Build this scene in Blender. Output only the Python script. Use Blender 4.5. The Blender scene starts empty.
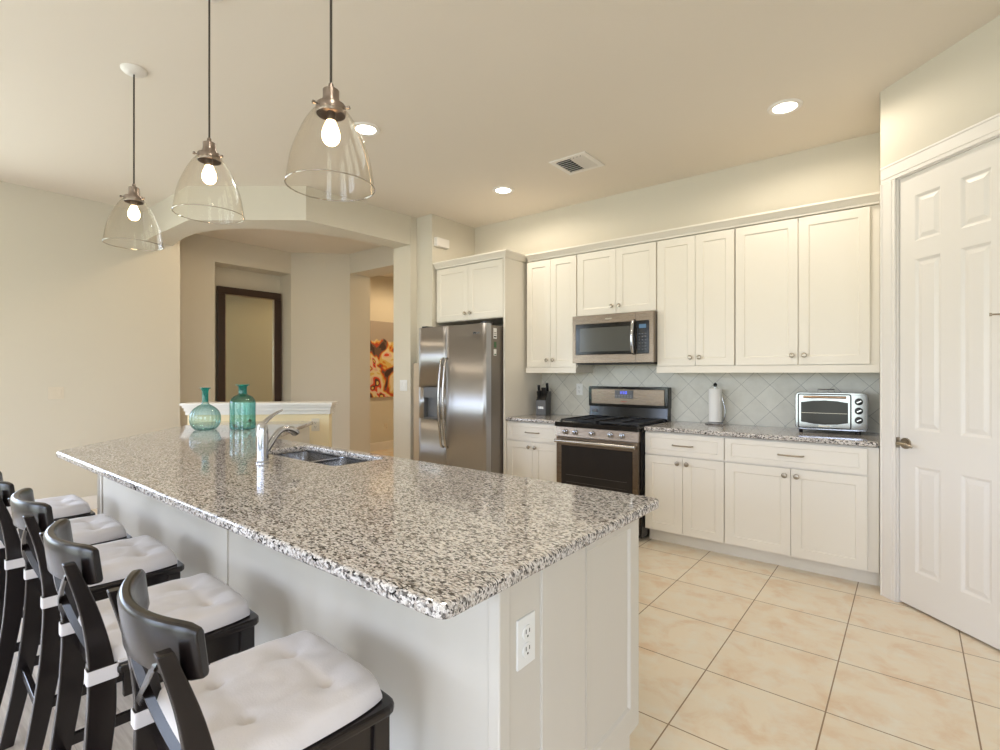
import bpy, bmesh, math, random
from mathutils import Vector, Matrix, noise
random.seed(7)
PI = math.pi
S = bpy.context.scene
COL = S.collection

# ------------------------------------------------------------------ camera, world, light, exposure
CAM_Z = 1.33
YAW = math.atan(411/513)
cam_d = bpy.data.cameras.new('camera')
cam_d.sensor_width = 36; cam_d.lens = 36*513/1000; cam_d.shift_y = -0.0015
cam_d.clip_start = 0.03
cam = bpy.data.objects.new('camera', cam_d); COL.objects.link(cam)
cam.location = (0, 0, CAM_Z); cam.rotation_euler = (PI/2, 0, YAW)
S.camera = cam
S.view_settings.view_transform = 'Standard'; S.view_settings.look = 'None'
S.view_settings.gamma = 1; S.view_settings.use_curve_mapping = False
S.view_settings.exposure = 0.48
W = bpy.data.worlds.new('daylight'); S.world = W; W.use_nodes = True
wn = W.node_tree; wn.nodes.clear()
wo = wn.nodes.new('ShaderNodeOutputWorld'); wb = wn.nodes.new('ShaderNodeBackground')
wt = wn.nodes.new('ShaderNodeTexCoord'); ws = wn.nodes.new('ShaderNodeSeparateXYZ'); wr = wn.nodes.new('ShaderNodeValToRGB')
wn.links.new(wt.outputs['Generated'], ws.inputs[0]); wn.links.new(ws.outputs['Z'], wr.inputs[0])
wr.color_ramp.elements[0].position = 0.0; wr.color_ramp.elements[0].color = (.46, .50, .46, 1)
wr.color_ramp.elements[1].position = 0.12; wr.color_ramp.elements[1].color = (.80, .92, 1.20, 1)
wn.links.new(wr.outputs[0], wb.inputs[0]); wb.inputs[1].default_value = 7.6
wn.links.new(wb.outputs[0], wo.inputs[0])

def srgb(r, g, b):
    f = lambda c: (c/255/12.92) if c/255 <= .04045 else ((c/255+.055)/1.055)**2.4
    return (f(r), f(g), f(b), 1)

def area(name, loc, rot, sx, sy, power, col):
    l = bpy.data.lights.new(name, 'AREA'); l.shape = 'RECTANGLE'; l.size = sx; l.size_y = sy
    l.energy = power; l.color = col
    o = bpy.data.objects.new(name, l); COL.objects.link(o); o.location = loc; o.rotation_euler = rot
    return o
def point(name, loc, power, col, r=.05):
    l = bpy.data.lights.new(name, 'POINT'); l.energy = power; l.color = col; l.shadow_soft_size = r
    o = bpy.data.objects.new(name, l); COL.objects.link(o); o.location = loc
    return o
def spot(name, loc, power, col, ang=3.08, blend=.35, r=.06):
    l = bpy.data.lights.new(name, 'SPOT'); l.energy = power; l.color = col; l.shadow_soft_size = r
    l.spot_size = ang; l.spot_blend = blend
    o = bpy.data.objects.new(name, l); COL.objects.link(o); o.location = loc
    return o
DAY = (.90, .95, 1.0)
WARM = (1.0, .90, .75)
# daylight entering by the windows of the rear and side wall (the lamps fill the window openings)
REAR_WINS = [(-5.3, -3.5), (-2.7, -.9), (-.1, 1.7)]
LEFT_WIN = (-3.2, .70)
def portal(loc, rot, sx, sy):
    o = area('window_portal', loc, rot, sx, sy, 1, DAY); o.data.cycles.is_portal = True
for x0, x1 in REAR_WINS:
    portal(((x0+x1)/2, -4.62, 1.35), (PI/2, 0, 0), x1-x0, 2.3)
portal((2.64, -1.2, 1.45), (0, PI/2, 0), 2.4, 1.2)
portal((-6.44, sum(LEFT_WIN)/2, 1.55), (0, -PI/2, 0), 1.9, LEFT_WIN[1]-LEFT_WIN[0])

# ------------------------------------------------------------------ materials
def mat(name, col, rough=.5, metal=0., spec=.5, **kw):
    m = bpy.data.materials.new(name); m.use_nodes = True
    b = m.node_tree.nodes['Principled BSDF']
    b.inputs['Base Color'].default_value = col; b.inputs['Roughness'].default_value = rough
    b.inputs['Metallic'].default_value = metal; b.inputs['Specular IOR Level'].default_value = spec
    for k, v in kw.items(): b.inputs[k.replace('_', ' ')].default_value = v
    return m
def N(m, t, **kw):
    n = m.node_tree.nodes.new(t)
    for k, v in kw.items():
        if k in n.inputs: n.inputs[k].default_value = v
        else: setattr(n, k, v)
    return n
def L(m, a, b): m.node_tree.links.new(a, b)
def ramp(m, stops, interp='LINEAR'):
    r = N(m, 'ShaderNodeValToRGB'); cr = r.color_ramp; cr.interpolation = interp
    while len(cr.elements) > 1: cr.elements.remove(cr.elements[-1])
    cr.elements[0].position = stops[0][0]; cr.elements[0].color = stops[0][1]
    for p, c in stops[1:]:
        e = cr.elements.new(p); e.color = c
    return r
def bsdf(m): return m.node_tree.nodes['Principled BSDF']
def geo_pos(m, scale=(1, 1, 1), loc=(0, 0, 0), rot=(0, 0, 0)):
    g = N(m, 'ShaderNodeNewGeometry'); mp = N(m, 'ShaderNodeMapping')
    mp.inputs['Scale'].default_value = scale; mp.inputs['Location'].default_value = loc; mp.inputs['Rotation'].default_value = rot
    L(m, g.outputs['Position'], mp.inputs['Vector']); return mp.outputs[0]
def obj_pos(m, scale=(1, 1, 1)):
    g = N(m, 'ShaderNodeTexCoord'); mp = N(m, 'ShaderNodeMapping'); mp.inputs['Scale'].default_value = scale
    L(m, g.outputs['Object'], mp.inputs['Vector']); return mp.outputs[0]
def mixc(m, fac, a, b, blend='MIX'):
    x = N(m, 'ShaderNodeMix', data_type='RGBA', blend_type=blend)
    for s, v in ((x.inputs[0], fac), (x.inputs[6], a), (x.inputs[7], b)):
        if hasattr(v, 'links') or hasattr(v, 'is_linked'): L(m, v, s)
        else: s.default_value = v
    return x.outputs[2]

def paint(name, col, rough=.75, bump=.05, spec=.3):
    m = mat(name, col, rough, spec=spec); v = geo_pos(m)
    n = N(m, 'ShaderNodeTexNoise', Scale=140., Detail=3.); L(m, v, n.inputs['Vector'])
    b = N(m, 'ShaderNodeBump', Strength=bump, Distance=.004); L(m, n.outputs['Fac'], b.inputs['Height'])
    L(m, b.outputs[0], bsdf(m).inputs['Normal']); return m
M = {}
M['wall'] = paint('wall_paint', srgb(217, 210, 195))
M['ceil'] = paint('ceiling_paint', srgb(231, 222, 209), bump=.12)
M['trim'] = mat('white_trim_paint', srgb(236, 231, 225), .35)
M['cab'] = mat('cream_cabinet_paint', srgb(238, 231, 219), .38)
M['island'] = mat('island_paint', srgb(214, 208, 198), .42)
M['plate'] = mat('white_plastic', srgb(240, 240, 238), .3)
M['dark_slot'] = mat('dark_slot', srgb(40, 38, 36), .6)
M['chrome'] = mat('chrome', srgb(190, 191, 196), .12, 1.)
M['toaster_chrome'] = mat('toaster_chrome', srgb(142, 143, 147), .07, 1.)
M['nickel'] = mat('brushed_nickel', srgb(170, 160, 145), .28, 1.)
M['black_gloss'] = mat('black_gloss', srgb(18, 17, 18), .12)
M['black_mat'] = mat('black_iron', srgb(22, 21, 21), .45)
M['black_plastic'] = mat('black_plastic', srgb(26, 26, 28), .3)
M['grey_plastic'] = mat('grey_plastic', srgb(104, 104, 106), .45)
M['paper'] = mat('paper_towel', srgb(246, 244, 240), .95)
M['bronze'] = mat('pendant_metal', srgb(150, 138, 130), .3, 1.)
M['cord'] = mat('cord', srgb(52, 44, 36), .6)
M['mirror'] = mat('mirror_glass', srgb(215, 222, 215), .03, 1.)
M['espresso'] = mat('mirror_frame_wood', srgb(58, 42, 36), .3)
def steel(name, col, rough, sc):
    m = mat(name, col, rough, 1.); v = obj_pos(m, sc)
    n = N(m, 'ShaderNodeTexNoise', Scale=8., Detail=4.); L(m, v, n.inputs['Vector'])
    r = N(m, 'ShaderNodeMapRange'); r.inputs[3].default_value = rough-.015; r.inputs[4].default_value = rough+.025
    L(m, n.outputs['Fac'], r.inputs[0]); L(m, r.outputs[0], bsdf(m).inputs['Roughness']); return m
M['steel'] = steel('stainless_steel', srgb(186, 182, 178), .22, (90, 90, 1))
M['door_steel'] = steel('brushed_door_steel', srgb(184, 182, 182), .44, (60, 60, 1))
_m = M['door_steel']; _c = N(_m, 'ShaderNodeCombineXYZ'); _c.inputs[2].default_value = 1.0
L(_m, _c.outputs[0], bsdf(_m).inputs['Tangent']); bsdf(_m).inputs['Anisotropic'].default_value = .95; bsdf(_m).inputs['Anisotropic Rotation'].default_value = .25
M['steel_w'] = steel('warm_stainless_steel', srgb(130, 116, 102), .27, (1, 90, 90))
M['fridge_side'] = mat('fridge_grey_side', srgb(132, 124, 116), .4, .4)
M['sink_steel'] = steel('sink_steel', srgb(188, 186, 184), .24, (40, 1, 40))
M['oven_glass'] = mat('oven_glass', srgb(46, 42, 40), .08, 0., .22)
M['micro_glass'] = mat('microwave_glass', srgb(84, 84, 80), .12, 0., .5)

# stool wood: near black brown
m = mat('black_brown_wood', srgb(34, 27, 25), .24); M['stool'] = m
v = obj_pos(m, (6, 6, 1)); n = N(m, 'ShaderNodeTexNoise', Scale=14., Detail=5.); L(m, v, n.inputs['Vector'])
r = ramp(m, [(0, srgb(19, 15, 15)), (1, srgb(36, 29, 27))]); L(m, n.outputs['Fac'], r.inputs[0]); L(m, r.outputs[0], bsdf(m).inputs['Base Color'])
# cushion cotton
m = mat('white_cotton', srgb(222, 216, 215), .9, spec=.2, Sheen_Weight=.3); M['cotton'] = m
v = obj_pos(m); n = N(m, 'ShaderNodeTexNoise', Scale=260., Detail=2.); L(m, v, n.inputs['Vector'])
b = N(m, 'ShaderNodeBump', Strength=.25, Distance=.002); L(m, n.outputs['Fac'], b.inputs['Height']); L(m, b.outputs[0], bsdf(m).inputs['Normal'])

# granite
def granite(name):
    m = mat(name, (1, 1, 1, 1), .07, spec=.55)
    v = geo_pos(m, (1, 1.9, 1.3), rot=(0, 0, .35))
    d = N(m, 'ShaderNodeTexNoise', Scale=55., Detail=3.); L(m, v, d.inputs['Vector'])
    ad = N(m, 'ShaderNodeVectorMath', operation='MULTIPLY_ADD'); ad.inputs[1].default_value = (.013, .013, .013)
    L(m, d.outputs['Color'], ad.inputs[0]); L(m, v, ad.inputs[2])
    vo = N(m, 'ShaderNodeTexVoronoi', Scale=140.); L(m, ad.outputs[0], vo.inputs['Vector'])
    sp = N(m, 'ShaderNodeSeparateColor'); L(m, vo.outputs['Color'], sp.inputs[0])
    r = ramp(m, [(0, srgb(228, 223, 220)), (.31, srgb(206, 197, 189)), (.47, srgb(176, 166, 158)), (.58, srgb(136, 129, 125)),
                 (.70, srgb(96, 91, 89)), (.82, srgb(56, 52, 53)), (.93, srgb(30, 28, 30))], 'CONSTANT')
    L(m, sp.outputs[0], r.inputs[0])
    n2 = N(m, 'ShaderNodeTexNoise', Scale=210., Detail=4., Roughness=.7); L(m, v, n2.inputs['Vector'])
    r2 = ramp(m, [(.37, srgb(40, 36, 38)), (.46, (1, 1, 1, 1))]); L(m, n2.outputs['Fac'], r2.inputs[0])
    c = mixc(m, .75, r.outputs[0], r2.outputs[0], 'MULTIPLY')
    n3 = N(m, 'ShaderNodeTexNoise', Scale=60., Detail=2.); L(m, v, n3.inputs['Vector'])
    r3 = ramp(m, [(.5, (0, 0, 0, 1)), (.62, (1, 1, 1, 1))]); L(m, n3.outputs['Fac'], r3.inputs[0])
    c2 = mixc(m, r3.outputs[0], c, srgb(222, 217, 212))
    c3 = mixc(m, .55, c, c2)
    L(m, c3, bsdf(m).inputs['Base Color'])
    return m
M['granite'] = granite('granite')

# floor tile
m = mat('ceramic_floor_tile', (1, 1, 1, 1), .28, spec=.4); M['tile'] = m
P = .456
v = geo_pos(m, loc=(.262+20*P, -2.373+20*P, 0))
br = N(m, 'ShaderNodeTexBrick', offset=0., squash=1.); br.inputs['Scale'].default_value = 1
for k, val in (('Mortar Size', .0028), ('Mortar Smooth', .1), ('Bias', 0), ('Brick Width', P), ('Row Height', P)): br.inputs[k].default_value = val
br.inputs['Color1'].default_value = srgb(240, 227, 206); br.inputs['Color2'].default_value = srgb(237, 222, 199); br.inputs['Mortar'].default_value = srgb(158, 130, 98)
L(m, v, br.inputs['Vector'])
v2 = geo_pos(m); n = N(m, 'ShaderNodeTexNoise', Scale=5.5, Detail=6., Roughness=.62, Distortion=.6); L(m, v2, n.inputs['Vector'])
r = ramp(m, [(.46, (0, 0, 0, 1)), (.66, (1, 1, 1, 1))]); L(m, n.outputs['Fac'], r.inputs[0])
n4 = N(m, 'ShaderNodeTexNoise', Scale=9., Detail=5., Roughness=.6); L(m, geo_pos(m, loc=(7, 3, 0)), n4.inputs['Vector'])
r4 = ramp(m, [(.45, (0, 0, 0, 1)), (.7, (1, 1, 1, 1))]); L(m, n4.outputs['Fac'], r4.inputs[0])
c = mixc(m, r.outputs[0], br.outputs['Color'], srgb(230, 205, 176))
c = mixc(m, r4.outputs[0], c, srgb(238, 230, 214))
c = mixc(m, br.outputs['Fac'], c, srgb(150, 124, 94)); L(m, c, bsdf(m).inputs['Base Color'])
b = N(m, 'ShaderNodeBump', Strength=.5, Distance=.002, invert=True); L(m, br.outputs['Fac'], b.inputs['Height']); L(m, b.outputs[0], bsdf(m).inputs['Normal'])
# pale plank floor
m = mat('pale_plank_floor', (1, 1, 1, 1), .4); M['plank'] = m
br = N(m, 'ShaderNodeTexBrick', offset=.37, squash=1.); br.inputs['Scale'].default_value = 1
for k, val in (('Mortar Size', .0012), ('Mortar Smooth', .1), ('Bias', 0), ('Brick Width', 1.2), ('Row Height', .16)): br.inputs[k].default_value = val
br.inputs['Color1'].default_value = srgb(214, 200, 184); br.inputs['Color2'].default_value = srgb(198, 184, 168); br.inputs['Mortar'].default_value = srgb(120, 104, 90)
L(m, geo_pos(m, loc=(20, 20, 0)), br.inputs['Vector'])
n = N(m, 'ShaderNodeTexNoise', Scale=1., Detail=7., Roughness=.65); L(m, geo_pos(m, (3, 46, 1)), n.inputs['Vector'])
r = ramp(m, [(.35, srgb(168, 152, 136)), (.65, srgb(235, 226, 214))]); L(m, n.outputs['Fac'], r.inputs[0])
L(m, mixc(m, .5, br.outputs['Color'], r.outputs[0]), bsdf(m).inputs['Base Color'])
# backsplash: 15 cm tiles set on the diagonal
m = mat('diagonal_backsplash_tile', (1, 1, 1, 1), .3); M['splash'] = m
g = N(m, 'ShaderNodeNewGeometry'); sp = N(m, 'ShaderNodeSeparateXYZ'); L(m, g.outputs['Position'], sp.inputs[0])
cb = N(m, 'ShaderNodeCombineXYZ'); L(m, sp.outputs['X'], cb.inputs[0]); L(m, sp.outputs['Z'], cb.inputs[1])
mp1 = N(m, 'ShaderNodeMapping'); mp1.inputs['Location'].default_value = (.654, -1.24, 0); L(m, cb.outputs[0], mp1.inputs[0])
mp2 = N(m, 'ShaderNodeMapping'); mp2.inputs['Rotation'].default_value = (0, 0, PI/4); mp2.inputs['Location'].default_value = (.150*40, .150*40, 0); L(m, mp1.outputs[0], mp2.inputs[0])
br = N(m, 'ShaderNodeTexBrick', offset=0., squash=1.); br.inputs['Scale'].default_value = 1
for k, val in (('Mortar Size', .0014), ('Mortar Smooth', .1), ('Bias', 0), ('Brick Width', .150), ('Row Height', .150)): br.inputs[k].default_value = val
br.inputs['Color1'].default_value = srgb(228, 225, 214); br.inputs['Color2'].default_value = srgb(218, 215, 204); br.inputs['Mortar'].default_value = srgb(160, 158, 150)
L(m, mp2.outputs[0], br.inputs['Vector'])
n = N(m, 'ShaderNodeTexNoise', Scale=14., Detail=5., Roughness=.6); L(m, geo_pos(m), n.inputs['Vector'])
r = ramp(m, [(.3, srgb(186, 182, 170)), (.7, (1, 1, 1, 1))]); L(m, n.outputs['Fac'], r.inputs[0])
L(m, mixc(m, .22, br.outputs['Color'], r.outputs[0], 'MULTIPLY'), bsdf(m).inputs['Base Color'])

def emis(name, col, s):
    m = bpy.data.materials.new(name); m.use_nodes = True; m.node_tree.nodes.clear()
    o = N(m, 'ShaderNodeOutputMaterial'); e = N(m, 'ShaderNodeEmission'); e.inputs[0].default_value = col; e.inputs[1].default_value = s
    L(m, e.outputs[0], o.inputs[0]); return m
M['can_glow'] = emis('downlight_glow', (1, .93, .80, 1), 9)
M['bulb'] = emis('bulb_glow', (1, .72, .40, 1), 12)
M['blue_led'] = emis('blue_display', (.10, .14, .9, 1), 1.5)
M['blue_dim'] = emis('dim_blue_display', (.18, .30, .42, 1), .5)
def thin_glass(name, tint, edge_tint, gloss=.10, rough=.02):
    m = bpy.data.materials.new(name); m.use_nodes = True; m.node_tree.nodes.clear()
    o = N(m, 'ShaderNodeOutputMaterial'); t = N(m, 'ShaderNodeBsdfTransparent'); gl = N(m, 'ShaderNodeBsdfGlossy'); gl.inputs['Roughness'].default_value = rough
    lw = N(m, 'ShaderNodeLayerWeight', Blend=.35)
    c = mixc(m, lw.outputs['Facing'], tint, edge_tint); L(m, c, t.inputs[0])
    l2 = N(m, 'ShaderNodeLayerWeight', Blend=.5); fr = N(m, 'ShaderNodeMath', operation='POWER'); fr.inputs[1].default_value = 4.5
    L(m, l2.outputs['Facing'], fr.inputs[0]); mx = N(m, 'ShaderNodeMixShader')
    mr = N(m, 'ShaderNodeMath', operation='MULTIPLY_ADD'); mr.inputs[1].default_value = .8; mr.inputs[2].default_value = gloss
    L(m, fr.outputs[0], mr.inputs[0]); L(m, mr.outputs[0], mx.inputs[0])
    L(m, t.outputs[0], mx.inputs[1]); L(m, gl.outputs[0], mx.inputs[2]); L(m, mx.outputs[0], o.inputs[0])
    return m
M['clear'] = thin_glass('clear_glass', (.985, .975, .955, 1), (.88, .83, .75, 1), .045)
M['rim'] = thin_glass('glass_rim', (.82, .76, .66, 1), (.55, .48, .40, 1), .35)
M['pane'] = thin_glass('window_pane', (.97, .98, .98, 1), (.9, .93, .92, 1), .05)
def teal(name, a, b_, diff):
    m = thin_glass(name, a, b_, .10); nt = m.node_tree
    out = [n for n in nt.nodes if n.type == 'OUTPUT_MATERIAL'][0]; src = out.inputs[0].links[0].from_socket
    d = N(m, 'ShaderNodeBsdfDiffuse'); d.inputs[0].default_value = b_
    tr = N(m, 'ShaderNodeBsdfTranslucent'); tr.inputs[0].default_value = b_; ad = N(m, 'ShaderNodeMixShader', Fac=.5)
    L(m, d.outputs[0], ad.inputs[1]); L(m, tr.outputs[0], ad.inputs[2])
    x = N(m, 'ShaderNodeMixShader', Fac=diff); L(m, src, x.inputs[1]); L(m, ad.outputs[0], x.inputs[2]); L(m, x.outputs[0], out.inputs[0]); return m
M['teal_pale'] = teal('pale_teal_glass', (.80, .92, .90, 1), (.04, .30, .28, 1), .05)
M['teal'] = teal('teal_glass', (.55, .87, .83, 1), (.0, .26, .25, 1), .08)
M['teal_deep'] = teal('deep_teal_glass', (.14, .66, .62, 1), (.0, .34, .32, 1), .28)
M['shell'] = mat('shell', srgb(238, 228, 212), .5)
M['pebble'] = mat('brown_shell', srgb(150, 112, 78), .5)

# painting
m = mat('abstract_painting', (1, 1, 1, 1), .6); M['art'] = m
vv = obj_pos(m)
n = N(m, 'ShaderNodeTexNoise', Scale=3.1, Detail=2., Distortion=.5); L(m, vv, n.inputs['Vector'])
r = ramp(m, [(0, srgb(70, 50, 44)), (.38, srgb(110, 84, 70)), (.42, srgb(190, 72, 44)), (.455, srgb(214, 140, 60)), (.48, srgb(222, 190, 110)), (.51, srgb(232, 214, 176)),
             (.57, srgb(226, 190, 170)), (.60, srgb(216, 80, 50)), (.635, srgb(90, 60, 54)), (.66, srgb(230, 200, 110))], 'CONSTANT')
L(m, n.outputs['Fac'], r.inputs[0])
sx = N(m, 'ShaderNodeSeparateXYZ'); L(m, vv, sx.inputs[0])
nz = N(m, 'ShaderNodeTexNoise', Scale=3., Detail=4.); L(m, vv, nz.inputs['Vector'])
ma = N(m, 'ShaderNodeMath', operation='MULTIPLY_ADD'); ma.inputs[1].default_value = .5; L(m, nz.outputs['Fac'], ma.inputs[0]); L(m, sx.outputs['Z'], ma.inputs[2])
rm = ramp(m, [(.93, (0, 0, 0, 1)), (.96, (1, 1, 1, 1))])
mul = N(m, 'ShaderNodeMath', operation='MULTIPLY'); mul.inputs[1].default_value = .78
L(m, ma.outputs[0], mul.inputs[0]); L(m, mul.outputs[0], rm.inputs[0])
L(m, mixc(m, rm.outputs[0], r.outputs[0], srgb(172, 160, 150)), bsdf(m).inputs['Base Color'])

# ------------------------------------------------------------------ mesh builder
class MB:
    def __init__(s): s.v = []; s.f = []
    def add(s, vs, fs):
        o = len(s.v); s.v += [tuple(p) for p in vs]; s.f += [tuple(o+i for i in f) for f in fs]; return s
    def box(s, x0, x1, y0, y1, z0, z1):
        return s.add([(x0,y0,z0),(x1,y0,z0),(x1,y1,z0),(x0,y1,z0),(x0,y0,z1),(x1,y0,z1),(x1,y1,z1),(x0,y1,z1)],
                     [(0,3,2,1),(4,5,6,7),(0,1,5,4),(1,2,6,5),(2,3,7,6),(3,0,4,7)])
    def prism(s, pts, z0, z1):
        a = sum(pts[i][0]*pts[(i+1)%len(pts)][1]-pts[(i+1)%len(pts)][0]*pts[i][1] for i in range(len(pts)))
        if a < 0: pts = pts[::-1]
        n = len(pts)
        return s.add([(x,y,z0) for x,y in pts]+[(x,y,z1) for x,y in pts],
                     [tuple(range(n-1,-1,-1)), tuple(range(n,2*n))]+[(i,(i+1)%n,n+(i+1)%n,n+i) for i in range(n)])
    def tube(s, pts, r, n=12, cap=True, flat=1.0):
        pts = [Vector(p) for p in pts]; k = len(pts); rs = r if isinstance(r, (list, tuple)) else [r]*k
        vs = []; up = None
        for i, p in enumerate(pts):
            t = (pts[min(i+1,k-1)]-pts[max(i-1,0)]).normalized()
            if up is None:
                a = Vector((0,0,1)) if abs(t.z) < .9 else Vector((1,0,0)); up = (a-t*a.dot(t)).normalized()
            else: up = (up-t*up.dot(t)).normalized()
            sd = t.cross(up)
            for j in range(n):
                q = 2*PI*j/n; vs.append(p+(sd*math.cos(q)+up*math.sin(q)*flat)*rs[i])
        fs = [(i*n+j, i*n+(j+1)%n, (i+1)*n+(j+1)%n, (i+1)*n+j) for i in range(k-1) for j in range(n)]
        if cap: fs += [tuple(range(n-1,-1,-1)), tuple((k-1)*n+j for j in range(n))]
        return s.add(vs, fs)
    def lathe(s, prof, n=32, c=(0,0,0), cap0=False, cap1=False, ribs=0, rib=0.):
        vs = []
        for r, z in prof:
            for j in range(n):
                q = 2*PI*j/n; rr = r*(1+rib*math.cos(ribs*q)) if ribs else r
                vs.append((c[0]+rr*math.cos(q), c[1]+rr*math.sin(q), c[2]+z))
        k = len(prof)
        fs = [(i*n+j, i*n+(j+1)%n, (i+1)*n+(j+1)%n, (i+1)*n+j) for i in range(k-1) for j in range(n)]
        if cap0: fs.append(tuple(range(n-1,-1,-1)))
        if cap1: fs.append(tuple((k-1)*n+j for j in range(n)))
        return s.add(vs, fs)
    def cyl(s, p0, p1, r, n=20): return s.tube([p0, p1], r, n)
    def bar(s, p0, p1, w, d, ax=(1,0,0)):
        # straight bar of width w along ax, depth d
        p0 = Vector(p0); p1 = Vector(p1); t = (p1-p0).normalized(); a = Vector(ax); a = (a-t*a.dot(t)).normalized(); b = t.cross(a)
        vs = [p+a*(w/2*i)+b*(d/2*j) for p in (p0, p1) for i, j in ((-1,-1),(1,-1),(1,1),(-1,1))]
        return s.add(vs, [(0,3,2,1),(4,5,6,7),(0,1,5,4),(1,2,6,5),(2,3,7,6),(3,0,4,7)])
    def sweep(s, pts, prof_fn):
        # prof_fn(i) -> list of (offset vectors) around pts[i]
        k = len(pts); vs = []
        for i, p in enumerate(pts):
            pr = prof_fn(i); n = len(pr); vs += [Vector(p)+Vector(q) for q in pr]
        fs = [(i*n+j, i*n+(j+1)%n, (i+1)*n+(j+1)%n, (i+1)*n+j) for i in range(k-1) for j in range(n)]
        fs += [tuple(range(n-1,-1,-1)), tuple((k-1)*n+j for j in range(n))]
        return s.add(vs, fs)
    def panels(s, w, h, t, rects, prof, x0=0, z0=0, y0=0):
        """Slab w x h x t, front facing -y at y0. rects = recessed fields, prof = [(inset, depth)...]."""
        xs = sorted({0, w, *[r[0] for r in rects], *[r[1] for r in rects]}); zs = sorted({0, h, *[r[2] for r in rects], *[r[3] for r in rects]})
        P = lambda x, y, z: (x0+x, y0+y, z0+z)
        for i in range(len(xs)-1):
            for j in range(len(zs)-1):
                a, b, c, d = xs[i], xs[i+1], zs[j], zs[j+1]; cx = (a+b)/2; cz = (c+d)/2
                if any(r[0] < cx < r[1] and r[2] < cz < r[3] for r in rects): continue
                s.add([P(a,0,c),P(b,0,c),P(b,0,d),P(a,0,d)], [(0,1,2,3)])
        for a, b, c, d in rects:
            last = (0, 0)
            for ins, dep in prof:
                o, od = last
                A = [P(a+o,od,c+o),P(b-o,od,c+o),P(b-o,od,d-o),P(a+o,od,d-o)]
                B = [P(a+ins,dep,c+ins),P(b-ins,dep,c+ins),P(b-ins,dep,d-ins),P(a+ins,dep,d-ins)]
                s.add(A+B, [(q,(q+1)%4,4+(q+1)%4,4+q) for q in range(4)]); last = (ins, dep)
            s.add(B, [(0,1,2,3)])
        s.add([P(0,0,0),P(w,0,0),P(w,0,h),P(0,0,h),P(0,t,0),P(w,t,0),P(w,t,h),P(0,t,h)], [(0,4,5,1),(1,5,6,2),(2,6,7,3),(3,7,4,0),(4,7,6,5)])
        return s
def build(name, mb, m, parent=None, label=None, bevel=0, smooth=False, seg=2, loc=None, merge=False, subsurf=0):
    me = bpy.data.meshes.new(name); me.from_pydata(mb.v, [], mb.f); me.update()
    if merge:
        b = bmesh.new(); b.from_mesh(me); bmesh.ops.remove_doubles(b, verts=b.verts, dist=1e-5); bmesh.ops.recalc_face_normals(b, faces=b.faces); b.to_mesh(me); b.free()
    o = bpy.data.objects.new(name, me); COL.objects.link(o); me.materials.append(m if not isinstance(m, str) else M[m])
    if parent: o.parent = parent
    if loc: o.location = loc
    if label: o['label'] = label
    if smooth:
        for p in me.polygons: p.use_smooth = True
    if bevel:
        md = o.modifiers.new('bevel', 'BEVEL'); md.width = bevel; md.segments = seg; md.limit_method = 'ANGLE'; md.angle_limit = .6
        md.harden_normals = False
    if subsurf:
        md = o.modifiers.new('sub', 'SUBSURF'); md.levels = subsurf; md.render_levels = subsurf
    if smooth and not subsurf:
        bb = bmesh.new(); bb.from_mesh(me)
        for e in bb.edges:
            if len(e.link_faces) == 2 and e.calc_face_angle(0) > .7: e.smooth = False
        bb.to_mesh(me); bb.free()
    return o
def root(name, label, cat, loc=(0,0,0), rz=0, group=None):
    o = bpy.data.objects.new(name, None); COL.objects.link(o); o.empty_display_size = .05
    o.location = loc; o.rotation_euler = (0, 0, rz); o['label'] = label; o['category'] = cat
    if group: o['group'] = group
    return o
def tag(o, label, cat, group=None):
    o['label'] = label; o['category'] = cat
    if group: o['group'] = group
    return o
def struct(name, mb, m, label=None, **kw):
    o = build(name, mb, m, **kw); o['kind'] = 'structure'; o['category'] = name.split('_')[0]
    o['label'] = label or name.replace('_', ' '); return o
def copy_tree(o, parent=None):
    c = o.copy(); COL.objects.link(c); c.parent = parent
    for ch in list(o.children): copy_tree(ch, c)
    return c

# ------------------------------------------------------------------ the setting
CE = 3.031
YW = 4.494
HS = 2.72      # soffit height of the octagon header
fl = [(-.70,.88),(-3.62,.88),(-3.62,2.2),(-6.28,2.2)]
struct('floor', MB().box(-7.6, 2.62, .86, 8.2, -.1, 0), 'tile', 'beige ceramic tile floor of the kitchen with brown grout')
struct('floor_living', MB().box(-7.6, 2.62, -4.6, .86, -.1, 0), 'plank', 'pale plank floor under the bar stools')
struct('ceiling', MB().box(-7.6, 2.62, -4.6, 8.2, CE, CE+.12), 'ceil', 'smooth beige ceiling')
struct('wall_back', MB().box(-3.98, -.06, YW, YW+.12, 0, CE), 'wall', 'pale wall above and behind the cabinets')
struct('wall_left', MB().box(-6.42, -6.28, LEFT_WIN[1], 2.205, 0, CE).box(-6.42, -6.28, -4.6, LEFT_WIN[0], 0, CE).box(-6.42, -6.28, LEFT_WIN[0], LEFT_WIN[1], 0, .6).box(-6.42, -6.28, LEFT_WIN[0], LEFT_WIN[1], 2.5, CE), 'wall', 'large plain beige wall at the left')
struct('wall_fridge_side', MB().box(-4.22, -3.98, 3.81, 4.70, 0, CE), 'wall', 'narrow wall end beside the refrigerator')
struct('wall_archway', MB().box(-4.50, -4.22, 3.72, 8.2, 0, CE), 'wall', 'wall pier between archway and refrigerator')
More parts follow.
